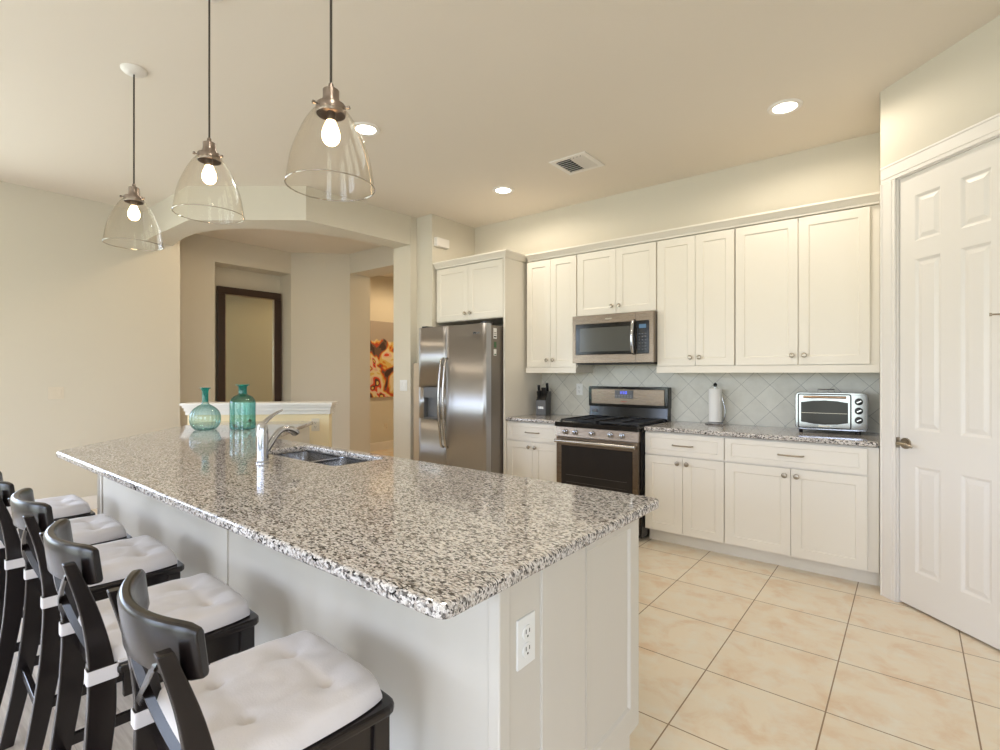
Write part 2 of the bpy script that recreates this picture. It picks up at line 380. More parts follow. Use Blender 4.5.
# header of the rounded entry
front = [(-6.28,1.86),(-5.12,1.86),(-4.28,2.53),(-4.22,3.81)]
arc = [(-4.50,3.76)]
ctrl = [(-4.50,3.72),(-4.49,3.42),(-4.525,3.14),(-4.671,2.71),(-4.852,2.43),(-5.08,2.245),(-5.247,2.165),(-5.47,2.10),(-5.712,2.078),(-5.932,2.09),(-6.28,2.13)]
def catmull(c, n=6):
    out = []
    for i in range(len(c)-1):
        p0, p1, p2, p3 = c[max(i-1,0)], c[i], c[i+1], c[min(i+2,len(c)-1)]
        for k in range(n):
            t = k/n
            out.append(tuple(.5*((2*p1[a])+(-p0[a]+p2[a])*t+(2*p0[a]-5*p1[a]+4*p2[a]-p3[a])*t*t+(-p0[a]+3*p1[a]-3*p2[a]+p3[a])*t**3) for a in range(len(p1))))
    out.append(tuple(c[-1])); return out
struct('wall_header', MB().prism(front+[(-4.50,3.81)]+catmull(ctrl), HS, CE), 'wall', 'faceted beige header over the arched entry')
# entry room behind the header
m_ = MB()
m_.box(-7.25, -6.80, 1.2, 2.78, 0, CE)            # left of niche
m_.box(-7.25, -6.80, 2.78, 3.79, 2.73, CE)        # over niche
m_.box(-7.25, -7.10, 2.78, 3.79, 0, 2.73)         # niche back
m_.prism([(-6.80,3.79),(-6.23,4.36),(-6.23,4.71),(-7.25,4.71),(-7.25,3.79)], 0, CE)
m_.box(-6.23, -4.50, 4.36, 4.71, 2.75, CE)        # over the hall opening
m_.box(-6.80, -6.42, 1.2, 1.32, 0, CE)
struct('wall_entry', m_, 'wall', 'pale walls of the entry with a mirror niche and a hall opening')
struct('wall_hall', MB().box(-7.32, -7.20, 4.71, 8.2, 0, CE).box(-7.2, -4.5, 8.1, 8.2, 0, CE), 'wall', 'hallway wall behind the painting')
# pantry wall on the diagonal
PK = (-.059-.002, 3.762+.010)
PR = dict(loc=(PK[0], PK[1], 0))
pw = MB().box(-.118, -.02, 0, .12, 0, CE).box(-.02, .635, 0, .12, 2.48, CE).box(.635, 1.60, 0, .12, 0, CE)
o = struct('wall_right', pw, 'wall', 'diagonal wall holding the white pantry door'); o.location = PR['loc']; o.rotation_euler = (0,0,-PI/4)
wc = (PK[0]-.118*math.cos(PI/4), PK[1]+.118*math.sin(PI/4))
struct('wall_corner', MB().prism([(wc[0]-.004,wc[1]+.004),(wc[0]+.10,wc[1]+.10),(wc[0]+.10,YW+.1),(wc[0]-.004,YW+.1)], 0, CE), 'wall', 'short return wall beside the cabinets')
ex = (PK[0]+1.6*.7071, PK[1]-1.6*.7071)
struct('wall_side', MB().box(ex[0], 2.62, ex[1], ex[1]+.12, 0, CE).box(2.5, 2.62, -4.6, -1.8, 0, CE).box(2.5, 2.62, -.6, ex[1], 0, CE).box(2.5, 2.62, -1.8, -.6, 2.65, CE).box(2.5, 2.62, -1.8, -.6, 0, .25), 'wall', 'wall at the right behind the camera')
struct('wall_pantry', MB().box(wc[0]+.10, ex[0], YW, YW+.1, 0, CE).box(ex[0], ex[0]+.1, ex[1]+.1, YW+.1, 0, CE), 'wall', 'unseen walls added behind the pantry door to stop a light leak')  # enclosure added to keep world light from leaking round the pantry door
rw = MB(); xs = [-6.42]+[x for w in REAR_WINS for x in w]+[2.62]
for i in range(0, len(xs), 2): rw.box(xs[i], xs[i+1], -4.6, -4.5, 0, CE)
for x0, x1 in REAR_WINS: rw.box(x0, x1, -4.6, -4.5, 2.5, CE).box(x0, x1, -4.6, -4.5, 0, .2)
struct('wall_rear', rw, 'wall', 'rear wall with windows behind the camera')
def window(name, x0, x1, z0, z1, loc=(0,0,0), rz=0):
    f = MB(); t = .05
    f.box(x0, x1, -.06, 0, z0, z0+t).box(x0, x1, -.06, 0, z1-t, z1).box(x0, x0+t, -.06, 0, z0, z1).box(x1-t, x1, -.06, 0, z0, z1)
    xm = (x0+x1)/2; f.box(xm-.03, xm+.03, -.06, 0, z0, z1).box(x0, x1, -.045, -.015, 1.9, 1.94)
    o = struct(name, f, 'trim', 'white framed window'); o.location = loc; o.rotation_euler = (0,0,rz)
    build('pane', MB().box(x0, x1, -.034, -.030, z0, z1), 'pane', o)
for i, (x0, x1) in enumerate(REAR_WINS): window('window_%d' % (i+1), x0, x1, .2, 2.5, (0,-4.5,0))
window('window_5', LEFT_WIN[0], LEFT_WIN[1], .6, 2.5, (-6.42,0,0), PI/2)
window('window_4', -1.8, -.6, .25, 2.65, (2.62,0,0), PI/2)
# baseboards
def bboard(mb, x0, x1, y0, y1): return mb.box(x0, x1, y0, y1, 0, .13)
struct('baseboard_left', MB().box(-6.28, -6.265, -4.5, 2.205, 0, .13), 'trim', bevel=.004)
struct('baseboard_hall', MB().box(-7.2, -7.18, 4.71, 8.1, 0, .14), 'trim', bevel=.004)
struct('baseboard_entry', MB().box(-6.8, -6.785, 1.3, 2.78, 0, .13), 'trim', bevel=.004)
bb = build('baseboard_right', MB().box(.74, 1.58, -.015, 0, 0, .13), 'trim', bevel=.004); bb['kind'] = 'structure'; bb['label'] = 'baseboard along the diagonal wall'; bb.location = PR['loc']; bb.rotation_euler = (0,0,-PI/4)
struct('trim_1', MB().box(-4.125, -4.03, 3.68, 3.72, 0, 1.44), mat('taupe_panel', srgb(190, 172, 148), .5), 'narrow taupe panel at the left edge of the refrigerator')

# half wall behind the island arm
U = .70710678
def uv(u, v): return ((v-u)*U, (v+u)*U)      # u: away along the 45 degree arm, v: across it
def upoly(u0, u1, v0, v1): return [uv(u0,v0), uv(u0,v1), uv(u1,v1), uv(u1,v0)]
struct('wall_half', MB().prism(upoly(4.84, 4.96, -2.262, -1.04), 0, .99), paint('half_wall_paint', srgb(240, 222, 184)), 'low cream half wall at the end of the counter')
cap = MB().prism(upoly(4.78, 5.02, -2.30, -1.0), 1.045, 1.067)
cap.prism(upoly(4.795, 5.005, -2.290, -1.010), 1.025, 1.045).prism(upoly(4.81, 4.99, -2.280, -1.02), .995, 1.025).prism(upoly(4.828, 4.972, -2.275, -1.026), .96, .995)
struct('trim_2', cap, 'trim', 'white stepped cap moulding of the half wall', bevel=.003)

# pantry door
D = root('door_1', 'white six panel pantry door in the diagonal wall', 'door', (PK[0], PK[1], 0), -PI/4); D['kind'] = 'structure'
rects = []
for x0, x1 in ((.095, .245), (.352, .502)):
    rects += [(x0, x1, .20, .80), (x0, x1, 1.0, 1.96), (x0, x1, 2.06, 2.32)]
build('door_leaf', MB().panels(.612, 2.445, .035, rects, [(.004,.002),(.014,.010),(.020,.010),(.040,.003)], x0=.003, z0=.012, y0=.012), 'trim', D, bevel=0)
cs = MB()
def casing(mb, x0, x1, z0, z1, vert):
    if vert == 'l': st = [(0,1,.010),(.0,.62,.016),(0,.22,.021)]
    for a, b, t in [(0,1,.012),(.22,1,.015),(.86,1,.019)]:
        if vert == 'l': mb.box(x1-(x1-x0)*b, x1-(x1-x0)*a*1, -t, 0, z0, z1)
        elif vert == 'r': mb.box(x0+(x1-x0)*a, x0+(x1-x0)*b, -t, 0, z0, z1)
        else: mb.box(x0, x1, -t, 0, z0+(z1-z0)*a, z1)
casing(cs, -.102, -.006, 0, 2.462, 'l'); casing(cs, .624, .72, 0, 2.462, 'r'); casing(cs, -.102, .72, 2.462, 2.56, 't')
build('door_casing', cs, 'trim', D, bevel=.003)
build('door_frame', MB().box(-.02, 0, 0, .12, 0, 2.48).box(.618, .635, 0, .12, 0, 2.48).box(-.02, .635, 0, .12, 2.458, 2.48), 'trim', D)
kn = MB(); z = .930
kn.tube([(.045,.012,z),(.045,.002,z)], .031, 24).tube([(.045,.004,z),(.045,-.045,z)], .010, 12).tube([(.045,-.045,z),(.075,-.048,z+.002),(.115,-.046,z-.004),(.135,-.044,z-.010)], [.010,.011,.009,.006], 12)
kn.box(-.002, .003, -.008, .014, z-.03, z+.03)
build('door_handle', kn, 'nickel', D, 'brushed nickel lever handle', smooth=True)
build('door_stop', MB().tube([(.60,.010,1.61),(.545,-.035,1.61)], .004, 8).tube([(.545,-.035,1.61),(.538,-.041,1.61)], .008, 10), 'nickel', D, 'small metal hinge pin stop', smooth=True)

# ------------------------------------------------------------------ kitchen run along the back wall
YF = 3.885      # faces of the base doors
SH = [(.003,.0015),(.006,.007)]
def shaker(mb, w, h, x0, z0, y0, t=.02, st=.058):
    return mb.panels(w, h, t, [(st, w-st, st, h-st)], SH, x0=x0, z0=z0, y0=y0)
def knob(mb, x, y, z):
    return mb.tube([(x,y,z),(x,y-.012,z),(x,y-.016,z),(x,y-.024,z),(x,y-.029,z),(x,y-.031,z)], [.007,.007,.014,.018,.014,.004], 16)
def pull(mb, x, y, z, w=.15):
    pts = [(x-w/2, y, z), (x-w/2+.004, y-.018, z)]
    for i in range(9):
        t = i/8; pts.append((x-w/2+.01+(w-.02)*t, y-.024-.006*math.sin(PI*t), z))
    pts += [(x+w/2-.004, y-.018, z), (x+w/2, y, z)]
    return mb.tube(pts, .0055, 8)
def cabinet(name, label, cat, x0, x1, y0, z0, z1, doors, drawer=None, depth=.58, knobs='top', group=None, toe=False, fill=None, lens=None):
    """x0..x1 body, y0 face of the doors; doors = list of (xa, xb); drawer = (za, zb)."""
    R_ = root(name, label, cat, (x0, y0+.02, 0), 0, group)
    w = x1-x0
    bd = MB().box(0, w, 0, depth, z0, z1)
    if toe: bd.box(0, w, .08, depth, 0, z0)
    build('body', bd, 'cab', R_, bevel=.001)
    zt = z1-.008 if not drawer else drawer[0]-.012
    for k, (a, b) in enumerate(doors):
        d = build('door', shaker(MB(), b-a, zt-(z0+.006), 0, 0, -.02), 'cab', R_, bevel=0); d.location = (a-x0, 0, z0+.006)
        left = (k % 2 == 0)
        kx = (b-a)-.034 if left else .034
        kz = (zt-z0-.006)-.045 if knobs == 'top' else .065
        build('knob', knob(MB(), kx, -.02, kz), 'nickel', d, smooth=True)
    if drawer:
        a, b = doors[0][0], doors[-1][1]
        dr = build('drawer', MB().panels(b-a, drawer[1]-drawer[0], .02, [(.04, b-a-.04, .032, drawer[1]-drawer[0]-.032)], SH, y0=-.02), 'cab', R_); dr.location = (a-x0, 0, drawer[0])
        build('pull', pull(MB(), (b-a)/2, -.02, (drawer[1]-drawer[0])/2-.002), 'nickel', dr, smooth=True)
    return R_
G = .003
cabinet('base_cabinet', 'cream base cabinet with one drawer between refrigerator and range', 'cabinet', -3.03, -2.428, YF, .105, .874,
        [(-3.024,-2.730),(-2.727,-2.434)], (.705,.866), toe=True)
cabinet('base_cabinet', 'narrower cream base cabinet just right of the range', 'cabinet', -1.646, -1.048, YF, .105, .874,
        [(-1.641,-1.348),(-1.345,-1.051)], (.705,.866), toe=True)
cabinet('base_cabinet', 'wide cream base cabinet under the toaster oven beside the pantry wall', 'cabinet', -1.048, -.152, YF, .105, .874,
        [(-1.044,-.628),(-.625,-.210)], (.705,.866), toe=True)
YU = YW-.33
cabinet('wall_cabinet', 'tall cream wall cabinet left of the microwave above the knife block', 'cabinet', -3.0, -2.424, YU, 1.388, 2.44,
        [(-2.992,-2.716),(-2.713,-2.430)], depth=YW-YU-.021, knobs='bottom')
cabinet('wall_cabinet', 'short cream wall cabinet directly above the microwave', 'cabinet', -2.422, -1.660, YU, 1.855, 2.44,
        [(-2.416,-2.030),(-2.027,-1.666)], depth=YW-YU-.021, knobs='bottom')
cabinet('wall_cabinet', 'narrow-doored cream wall cabinet above the paper towel holder', 'cabinet', -1.658, -1.048, YU, 1.388, 2.44,
        [(-1.652,-1.344),(-1.341,-1.052)], depth=YW-YU-.021, knobs='bottom')
cabinet('wall_cabinet', 'widest cream wall cabinet above the toaster oven', 'cabinet', -1.046, -.152, YU, 1.388, 2.44,
        [(-1.040,-.628),(-.620,-.212)], depth=YW-YU-.021, knobs='bottom')
# refrigerator enclosure
F = cabinet('refrigerator_cabinet', 'cream cabinet and tall side panel built over the steel refrigerator', 'cabinet', -3.97, -3.052, 3.86, 1.872, 2.44,
        [(-3.962,-3.510),(-3.507,-3.058)], depth=.60, knobs='bottom')
build('side_panel', MB().box(.918, .94, -.02, .61, 0, 2.44), 'cab', F, bevel=.001)
# crown and light rail
def crown(name, label, path, z=2.44):
    mb = MB()
    rings = [[(x, y, z+h) for x, y in path(e)] for h, e in ((.001,.006),(.014,.008),(.020,.013),(.046,.038),(.052,.046),(.066,.046))]
    n = len(rings[0]); vs = sum(rings, [])
    mb.add(vs, [(k*n+i, k*n+(i+1)%n, (k+1)*n+(i+1)%n, (k+1)*n+i) for k in range(len(rings)-1) for i in range(n)]+[tuple(range(n-1,-1,-1)), tuple(5*n+i for i in range(n))])
    return tag(build(name, mb, 'cab', bevel=.002), label, 'moulding')
crown('crown_moulding', 'cream crown moulding along the tops of the wall cabinets', lambda e: [(-2.978,YU+.0-e),(-.152,YU-e),(-.152,YU+.10),(-2.978,YU+.10)])
crown('crown_moulding', 'cream crown moulding on top of the refrigerator cabinet', lambda e: [(-3.975,3.86-e),(-3.03+e,3.86-e),(-3.03+e,4.49),(-3.09,4.49),(-3.09,3.96),(-3.975,3.96)])
tag(build('light_rail', MB().box(-2.998, -2.424, YU-.012, YU+.012, 1.335, 1.388).box(-2.436, -2.424, YU, YW-.012, 1.335, 1.388), 'cab', bevel=.002), 'cream rail under the wall cabinet left of the microwave', 'moulding')
tag(build('light_rail', MB().box(-1.656, -.152, YU-.012, YU+.012, 1.335, 1.388).box(-1.656, -1.644, YU, YW-.012, 1.335, 1.388), 'cab', bevel=.002), 'long cream rail under the wall cabinets right of the microwave', 'moulding')
# counters
def slab(name, label, pts, z0=.880, z1=.914, bev=.015):
    o = build(name, MB().prism(pts, z0, z1), 'granite', bevel=bev, seg=4, smooth=False)
    return tag(o, label, 'countertop')
slab('countertop', 'short speckled granite countertop under the knife block', [(-3.029,3.858),(-2.430,3.858),(-2.430,4.483),(-3.029,4.483)])
slab('countertop', 'speckled granite countertop under the toaster oven and paper towels', [(-1.644,3.858),(-.152,3.858),(-.152,4.483),(-1.644,4.483)])
struct('trim_3', MB().box(-3.029, -.152, 4.483, YW, .90, 1.40), 'splash', 'grey beige tile backsplash laid on the diagonal')

M['plate_cream'] = mat('cream_plastic', srgb(222, 212, 194), .4)
def outlet(name, label, cat, loc, rz, kind='outlet', w=.07, h=.115):
    PM = 'plate_cream' if 'pale' in label or 'cream' in label else 'plate'
    R_ = root(name, label, cat, loc, rz)
    build('cover_plate', MB().box(-w/2, w/2, -.006, 0, -h/2, h/2), PM, R_, bevel=.002)
    if kind == 'outlet':
        for zz in (.020, -.020):
            f = build('receptacle', MB().tube([(0,-.006,zz),(0,-.009,zz)], .017, 20), PM, R_, bevel=.001)
            build('slot', MB().box(-.008,-.0055,-.0095,-.0088,zz-.001,zz+.009), 'dark_slot', f)
            build('slot', MB().box(.0055,.008,-.0095,-.0088,zz-.001,zz+.008), 'dark_slot', f)
            build('ground_slot', MB().tube([(0,-.0088,zz-.008),(0,-.0095,zz-.008)], .0028, 10), 'dark_slot', f)
    else:
        n = 2 if w > .1 else 1
        for k in range(n):
            cx = (k-(n-1)/2)*.046
            build('rocker', MB().box(cx-.016, cx+.016, -.010, -.006, -.033, .033), PM, R_, bevel=.002)
    return R_
outlet('wall_outlet', 'white outlet plate on the tile beside the range backguard', 'outlet', (-2.575, 4.483, 1.172), 0)
outlet('wall_outlet', 'white outlet plate on the end of the island under the granite', 'outlet', (-.702, .968, .71), PI/2)
outlet('light_switch', 'pale switch plate on the large left wall', 'switch', (-6.28, 1.155, 1.146), PI/2, 'switch', .115, .115)
outlet('light_switch', 'white switch plate on the archway pier left of the refrigerator', 'switch', (-4.33, 3.72, 1.20), 0, 'switch', .115, .12)
p = uv(4.84, -1.16); outlet('wall_outlet', 'cream outlet plate on the half wall behind the sink', 'outlet', (p[0], p[1], .862), PI/4)
outlet('wall_outlet', 'cream outlet plate low on the hallway wall under the painting', 'outlet', (-7.2, 5.78, .40), PI/2)

# ------------------------------------------------------------------ island
isl = [(-.65,.65),(-.65,1.675),(-3.27,1.675),(-4.10,2.50),(-4.76,1.84),(-3.575,.655)]
def round_poly(pts, r, which, n=5):
    out = []; k = len(pts)
    for i, p in enumerate(pts):
        if i not in which: out.append(p); continue
        a = Vector(pts[i-1])-Vector(p); b = Vector(pts[(i+1)%k])-Vector(p); a.normalize(); b.normalize()
        P0 = Vector(p)+a*r; P1 = Vector(p)+b*r; Pm = Vector(p)
        for j in range(n+1):
            t = j/n; q = P0*(1-t)**2+Pm*2*t*(1-t)+P1*t*t; out.append((q.x,q.y))
    return out
top = build('countertop', MB().prism(round_poly(isl, .035, (0,1,3,4,5)), .882, .914), 'granite', bevel=.0, smooth=False)
tag(top, 'long speckled granite island countertop bending toward the half wall', 'countertop')
# sink cut-out
cut = [(-2.02,1.335),(-2.02,1.622),(-2.74,1.622),(-2.74,1.335)]
cm = MB().prism(round_poly(cut, .05, (0,1,2,3)), .80, 1.0)
cme = bpy.data.meshes.new('cut'); cme.from_pydata(cm.v, [], cm.f); co = bpy.data.objects.new('cut', cme); COL.objects.link(co)
md = top.modifiers.new('cut', 'BOOLEAN'); md.object = co; md.solver = 'EXACT'
bv = top.modifiers.new('bevel', 'BEVEL'); bv.width = .014; bv.segments = 4; bv.limit_method = 'ANGLE'; bv.angle_limit = 1.2
dg = bpy.context.evaluated_depsgraph_get(); dg.update()
nm = bpy.data.meshes.new_from_object(top.evaluated_get(dg)); top.modifiers.clear(); top.data = nm
bpy.data.objects.remove(co)

I_ = root('kitchen_island', 'pale grey kitchen island base with overhanging seating side', 'island', (-.70, .870, 0))
def loc_(pts): return [(x+.70, y-.86) for x, y in pts]
body = [(-.70,.86),(-.70,1.515),(-3.20,1.515),(-4.04,2.37),(-4.10,2.43),(-4.70,1.83),(-3.64,.86)]
zb = .882
# body is a shell around the sink so that the bowls hang free inside
out = loc_([(-.72,.88),(-.72,1.50),(-1.85,1.50),(-1.85,.88)])
bm_ = MB().prism(loc_([(-.71,.87),(-.71,1.50),(-1.95,1.50),(-1.95,.87)]), .0, zb)
bm_.prism(loc_([(-1.95,.87),(-1.95,1.12),(-3.3,1.12),(-3.3,.87)]), .0, zb)
bm_.prism(loc_([(-1.95,1.12),(-1.95,1.50),(-3.3,1.50),(-3.3,1.12)]), .0, .60)
bm_.prism(loc_([(-2.82,.87),(-2.82,1.52),(-3.22,1.59),(-4.04,2.41),(-4.68,1.79),(-3.76,.87)]), .0, zb)
bm_.prism(loc_([(-.71,1.50),(-.71,1.575),(-1.95,1.575),(-1.95,1.50)]), .19, zb).prism(loc_([(-1.95,1.50),(-1.95,1.575),(-2.85,1.575),(-2.85,1.50)]), .19, .60)
build('body', bm_, 'island', I_)
build('sink_front', MB().prism(loc_([(-1.94,1.642),(-1.94,1.655),(-2.82,1.655),(-2.82,1.642)]), .19, zb), 'island', I_)
# seating-side boards, battens and corner posts
sb = MB().box(-2.93, 0, 0, .012, 0, zb)
build('seating_panel', sb, 'island', I_)
for xa in (-2.92, -1.32):
    build('batten', MB().box(xa-.012, xa+.012, -.007, .002, 0, zb), 'island', I_, bevel=.002)
build('corner_post', MB().box(-.028, .006, -.006, .035, 0, zb), 'island', I_, bevel=.004)
build('support_end', MB().box(-.012, .0, .03, .162, 0, zb), 'island', I_)
build('end_filler', MB().box(-.012, .006, .160, .372, 0, zb), 'island', I_, bevel=.002)
ep = MB().panels(.343, zb-.19, .02, [(.0025, .283, .075, zb-.19-.04)], [(.002,.001),(.008,.008)])
e = build('end_panel', ep, 'island', I_); e.rotation_euler = (0,0,PI/2); e.location = (.008, .373, .19)
build('toe_kick', MB().box(-.012, .004, .373, .655, 0, .19), 'island', I_)
build('arm_panel', MB().prism(loc_([(-3.64,.86),(-3.655,.845),(-4.70,1.80),(-4.67,1.82)]), 0, zb), 'island', I_)

# sink
SK = root('kitchen_sink', 'double bowl stainless steel sink set under the island granite', 'sink', (-2.38, 1.475, .880))
def bowl(x0, x1, y0, y1, d):
    mb = MB(); r0 = round_poly([(x0,y0),(x1,y0),(x1,y1),(x0,y1)], .05, (0,1,2,3)); n = len(r0)
    cx, cy = (x0+x1)/2, (y0+y1)/2
    rings = [[(x,y,0) for x,y in r0], [(cx+(x-cx)*.97,cy+(y-cy)*.97,-d+.03) for x,y in r0], [(cx+(x-cx)*.9,cy+(y-cy)*.9,-d) for x,y in r0]]
    vs = sum(rings, []); fs = [(k*n+j, k*n+(j+1)%n, (k+1)*n+(j+1)%n, (k+1)*n+j) for k in range(2) for j in range(n)]+[tuple(2*n+j for j in range(n))]
    return mb.add(vs, fs)
build('bowl', bowl(-.375, -.02, -.155, .155, .20), 'sink_steel', SK, smooth=True)
build('bowl', bowl(.0, .375, -.155, .155, .20), 'sink_steel', SK, smooth=True)
build('rim', MB().box(-.375, .375, -.158, -.148, -.004, .0).box(-.375, .375, .148, .157, -.004, 0).box(-.026, .004, -.15, .15, -.012, -.001).box(-.38,-.368,-.15,.15,-.004,0).box(.368,.38,-.15,.15,-.004,0), 'chrome', SK)
for cx in (-.2, .19): build('drain', MB().lathe([(.045,-.194),(.04,-.197),(.0,-.199)], 24, (cx,0,0)), 'chrome', SK, smooth=True)

# faucet
FA = root('kitchen_faucet', 'chrome single lever faucet standing behind the sink', 'faucet', (-2.352, 1.172, .914))
build('faucet_body', MB().lathe([(.0,0),(.030,0),(.030,.006),(.0245,.012),(.0240,.13),(.0235,.155),(.020,.175),(.012,.188),(0,.192)], 28), 'chrome', FA, smooth=True)
sd = Vector((-.15,.99,0)).normalized()
pts = catmull([tuple(sd*a+Vector((0,0,b))) for a,b in ((.0,.035),(.030,.075),(.060,.115),(.090,.140),(.115,.148),(.135,.145))], 5)
build('spout', MB().tube(pts, [.017-.004*min(1,i/len(pts)) for i in range(len(pts))], 16), 'chrome', FA, smooth=True)
e0 = sd*.13+Vector((0,0,.147))
build('spray_head', MB().tube([e0, e0+sd*.025+Vector((0,0,-.006)), e0+sd*.05+Vector((0,0,-.022)), e0+sd*.056+Vector((0,0,-.030))], [.014,.019,.020,.016], 16), 'chrome', FA, smooth=True)
pts = catmull([tuple(sd*a+Vector((0,0,b))) for a,b in ((-.012,.13),(-.008,.165),(.018,.195),(.06,.222),(.105,.240))], 5)
build('lever', MB().tube(pts, [.017-.013*(i/(len(pts)-1)) for i in range(len(pts))], 14), 'chrome', FA, smooth=True)

# vases
V1 = root('glass_vase', 'round ribbed pale teal glass vase with narrow neck, left of the pair', 'vase', (-4.08, 1.60, .914))
prof = [(.0,.002),(.055,.002),(.075,.010),(.095,.04),(.102,.075),(.098,.115),(.080,.150),(.050,.175),(.028,.188),(.021,.205)]
build('vase_body', MB().lathe(catmull(prof,4), 96, ribs=22, rib=.022), 'teal_pale', V1, smooth=True)
build('vase_neck', MB().lathe([(.021,.205),(.0205,.24),(.021,.285),(.026,.300),(.036,.306),(.036,.311)], 32), 'teal_deep', V1, 'deeper teal neck and lip', smooth=True)
V2 = root('glass_vase', 'straight sided teal glass bottle vase with wide lip and shells inside', 'vase', (-3.92, 1.80, .914))
prof = [(.0,.003),(.080,.003),(.089,.012),(.090,.05),(.089,.12),(.090,.18),(.086,.212),(.066,.242),(.040,.256),(.029,.265)]
build('vase_body', MB().lathe(catmull(prof,4), 64, ribs=8, rib=.012), 'teal', V2, smooth=True)
build('vase_neck', MB().lathe([(.029,.265),(.028,.28),(.029,.315),(.036,.324),(.048,.328),(.048,.333)], 32), 'teal_deep', V2, 'deeper teal neck and wide lip', smooth=True)
rs = random.Random(3)
SHELL_LABELS = ['white shell at the front left of the straight teal vase, upper layer', 'white shell at the rear of the straight teal vase', 'brown shell at the bottom front of the straight teal vase', 'white shell at the bottom left of the straight teal vase',
    'white shell lying at the bottom right of the straight teal vase', 'small brown shell at the right of the straight teal vase']
for i, (dx, dy, dz, s1) in enumerate([(.0,-.03,.062,.020),(.0,.040,.026,.019),(-.005,-.050,.024,.016),(-.045,.0,.024,.018),(.042,-.008,.026,.019),(.035,.035,.060,.014)]):
    mb = MB(); mb.lathe([(0,-s1*.7),(s1*.8,-s1*.5),(s1,0),(s1*.7,s1*.5),(0,s1*.9)], 10)
    for j, v_ in enumerate(mb.v): mb.v[j] = (v_[0]*1.2, v_[1]*.9*(1+.15*math.sin(5*j)), v_[2])
    o = build('seashell', mb, 'pebble' if i in (2, 5) else 'shell', smooth=True, loc=(-3.92+dx, 1.80+dy, .914+dz)); o.rotation_euler = (rs.uniform(0,.6), rs.uniform(0,.6), rs.uniform(0,3))
    tag(o, SHELL_LABELS[i], 'shell', 'shells inside the straight teal vase')

# ------------------------------------------------------------------ refrigerator
R = root('refrigerator', 'stainless side by side refrigerator with ice dispenser', 'refrigerator', (-3.985, 3.63, 0))
W_ = .915; H_ = 1.80
build('cabinet_box', MB().box(.005, W_-.003, .075, .80, .03, H_-.015), 'fridge_side', R, bevel=.004)
def fdoor(x0, x1, hole=None):
    mb = MB(); n = 10; z0, z1 = .09, H_
    # gently bowed front: columns of quads
    cols = []
    for i in range(n+1):
        t = i/n; x = x0+(x1-x0)*t; y = -.004*math.sin(PI*t)**.6 if 0 < t < 1 else 0
        cols.append((x, y))
    if not hole:
        pts = [(x1,.07),(x0,.07)]+[(x, y) for x, y in cols]; mb.prism(pts[::-1], z0, z1)
    else:
        hx0, hx1, hz0, hz1 = hole
        f = lambda lo, hi, a, b: mb.prism(([(hi,.07),(lo,.07)]+[(x,y) for x,y in cols if lo-1e-6 <= x <= hi+1e-6])[::-1], a, b)
        f(x0, x1, z0, hz0); f(x0, x1, hz1, z1)
        a = min(c[0] for c in cols if c[0] >= hx0); b = max(c[0] for c in cols if c[0] <= hx1)
        f(x0, a, hz0, hz1); f(b, x1, hz0, hz1); mb.hole = (a, b)
    return mb
fd = fdoor(0, .388, (.077, .315, .87, 1.19)); ha, hb = fd.hole
L_ = build('door', fd, 'door_steel', R, 'left freezer door with ice and water dispenser', smooth=False, bevel=.0)
Rd = build('door', fdoor(.394, W_), 'door_steel', R, smooth=False, bevel=.0)
for o in (L_, Rd):
    for p_ in o.data.polygons: p_.use_smooth = abs(p_.normal.z) < .5 and p_.normal.y < -.5
dp = MB().box(ha, hb, .045, .055, .87, 1.19).box(ha, ha+.006, -.006, .05, .87, 1.19).box(hb-.006, hb, -.006, .05, .87, 1.19).box(ha, hb, -.006, .05, .87, .882).box(ha, hb, -.008, .05, 1.085, 1.19)
DI = build('dispenser', dp, 'grey_plastic', L_, 'grey recessed ice and water dispenser')
for hx, sgn in ((.362, -1), (.422, 1)):
    pts = [(hx, -.008, .60), (hx, -.035, .615)]
    for i in range(15):
        t = i/14; pts.append((hx-sgn*.0, -.042-.034*math.sin(PI*t), .64+.80*t))
    pts += [(hx, -.035, 1.465), (hx, -.008, 1.48)]
    build('handle', MB().tube(pts, .0125, 12), 'steel', L_ if sgn < 0 else Rd, 'curved steel bar handle', smooth=True)
for hx in (.02, .83): build('hinge_cover', MB().box(hx,hx+.07,.02,.12,H_,H_+.018), 'black_plastic', R, bevel=.004)
build('logo', MB().tube([(.78,-.0085,1.712),(.78,-.0105,1.712)], .022, 24, flat=.45).box(.765,.84,-.0105,-.0085,1.708,1.716), 'black_plastic', Rd, 'small dark maker logo')
build('kick_grille', MB().box(.01, W_-.01, .03, .06, .01, .085), 'black_plastic', R)
stk = MB().box(W_-.0035, W_-.0015, .105, .155, 1.66, 1.76).box(W_-.0035, W_-.0015, .11, .15, 1.50, 1.56)
build('energy_sticker', stk, 'plate', R, 'white paper stickers on the fridge side')
build('rating_sticker', MB().box(W_-.0035, W_-.001, .115, .150, 1.575, 1.63).box(W_-.0035, W_-.0008, .118, .146, 1.505, 1.515), mat('green_sticker', srgb(70, 110, 74), .5), R, 'small green sticker')
build('sticker_print', MB().box(W_-.0035, W_-.0010, .112, .148, 1.672, 1.684).box(W_-.0035, W_-.0010, .112, .148, 1.70, 1.704).box(W_-.0035, W_-.0010, .112, .148, 1.715, 1.719), 'dark_slot', R)

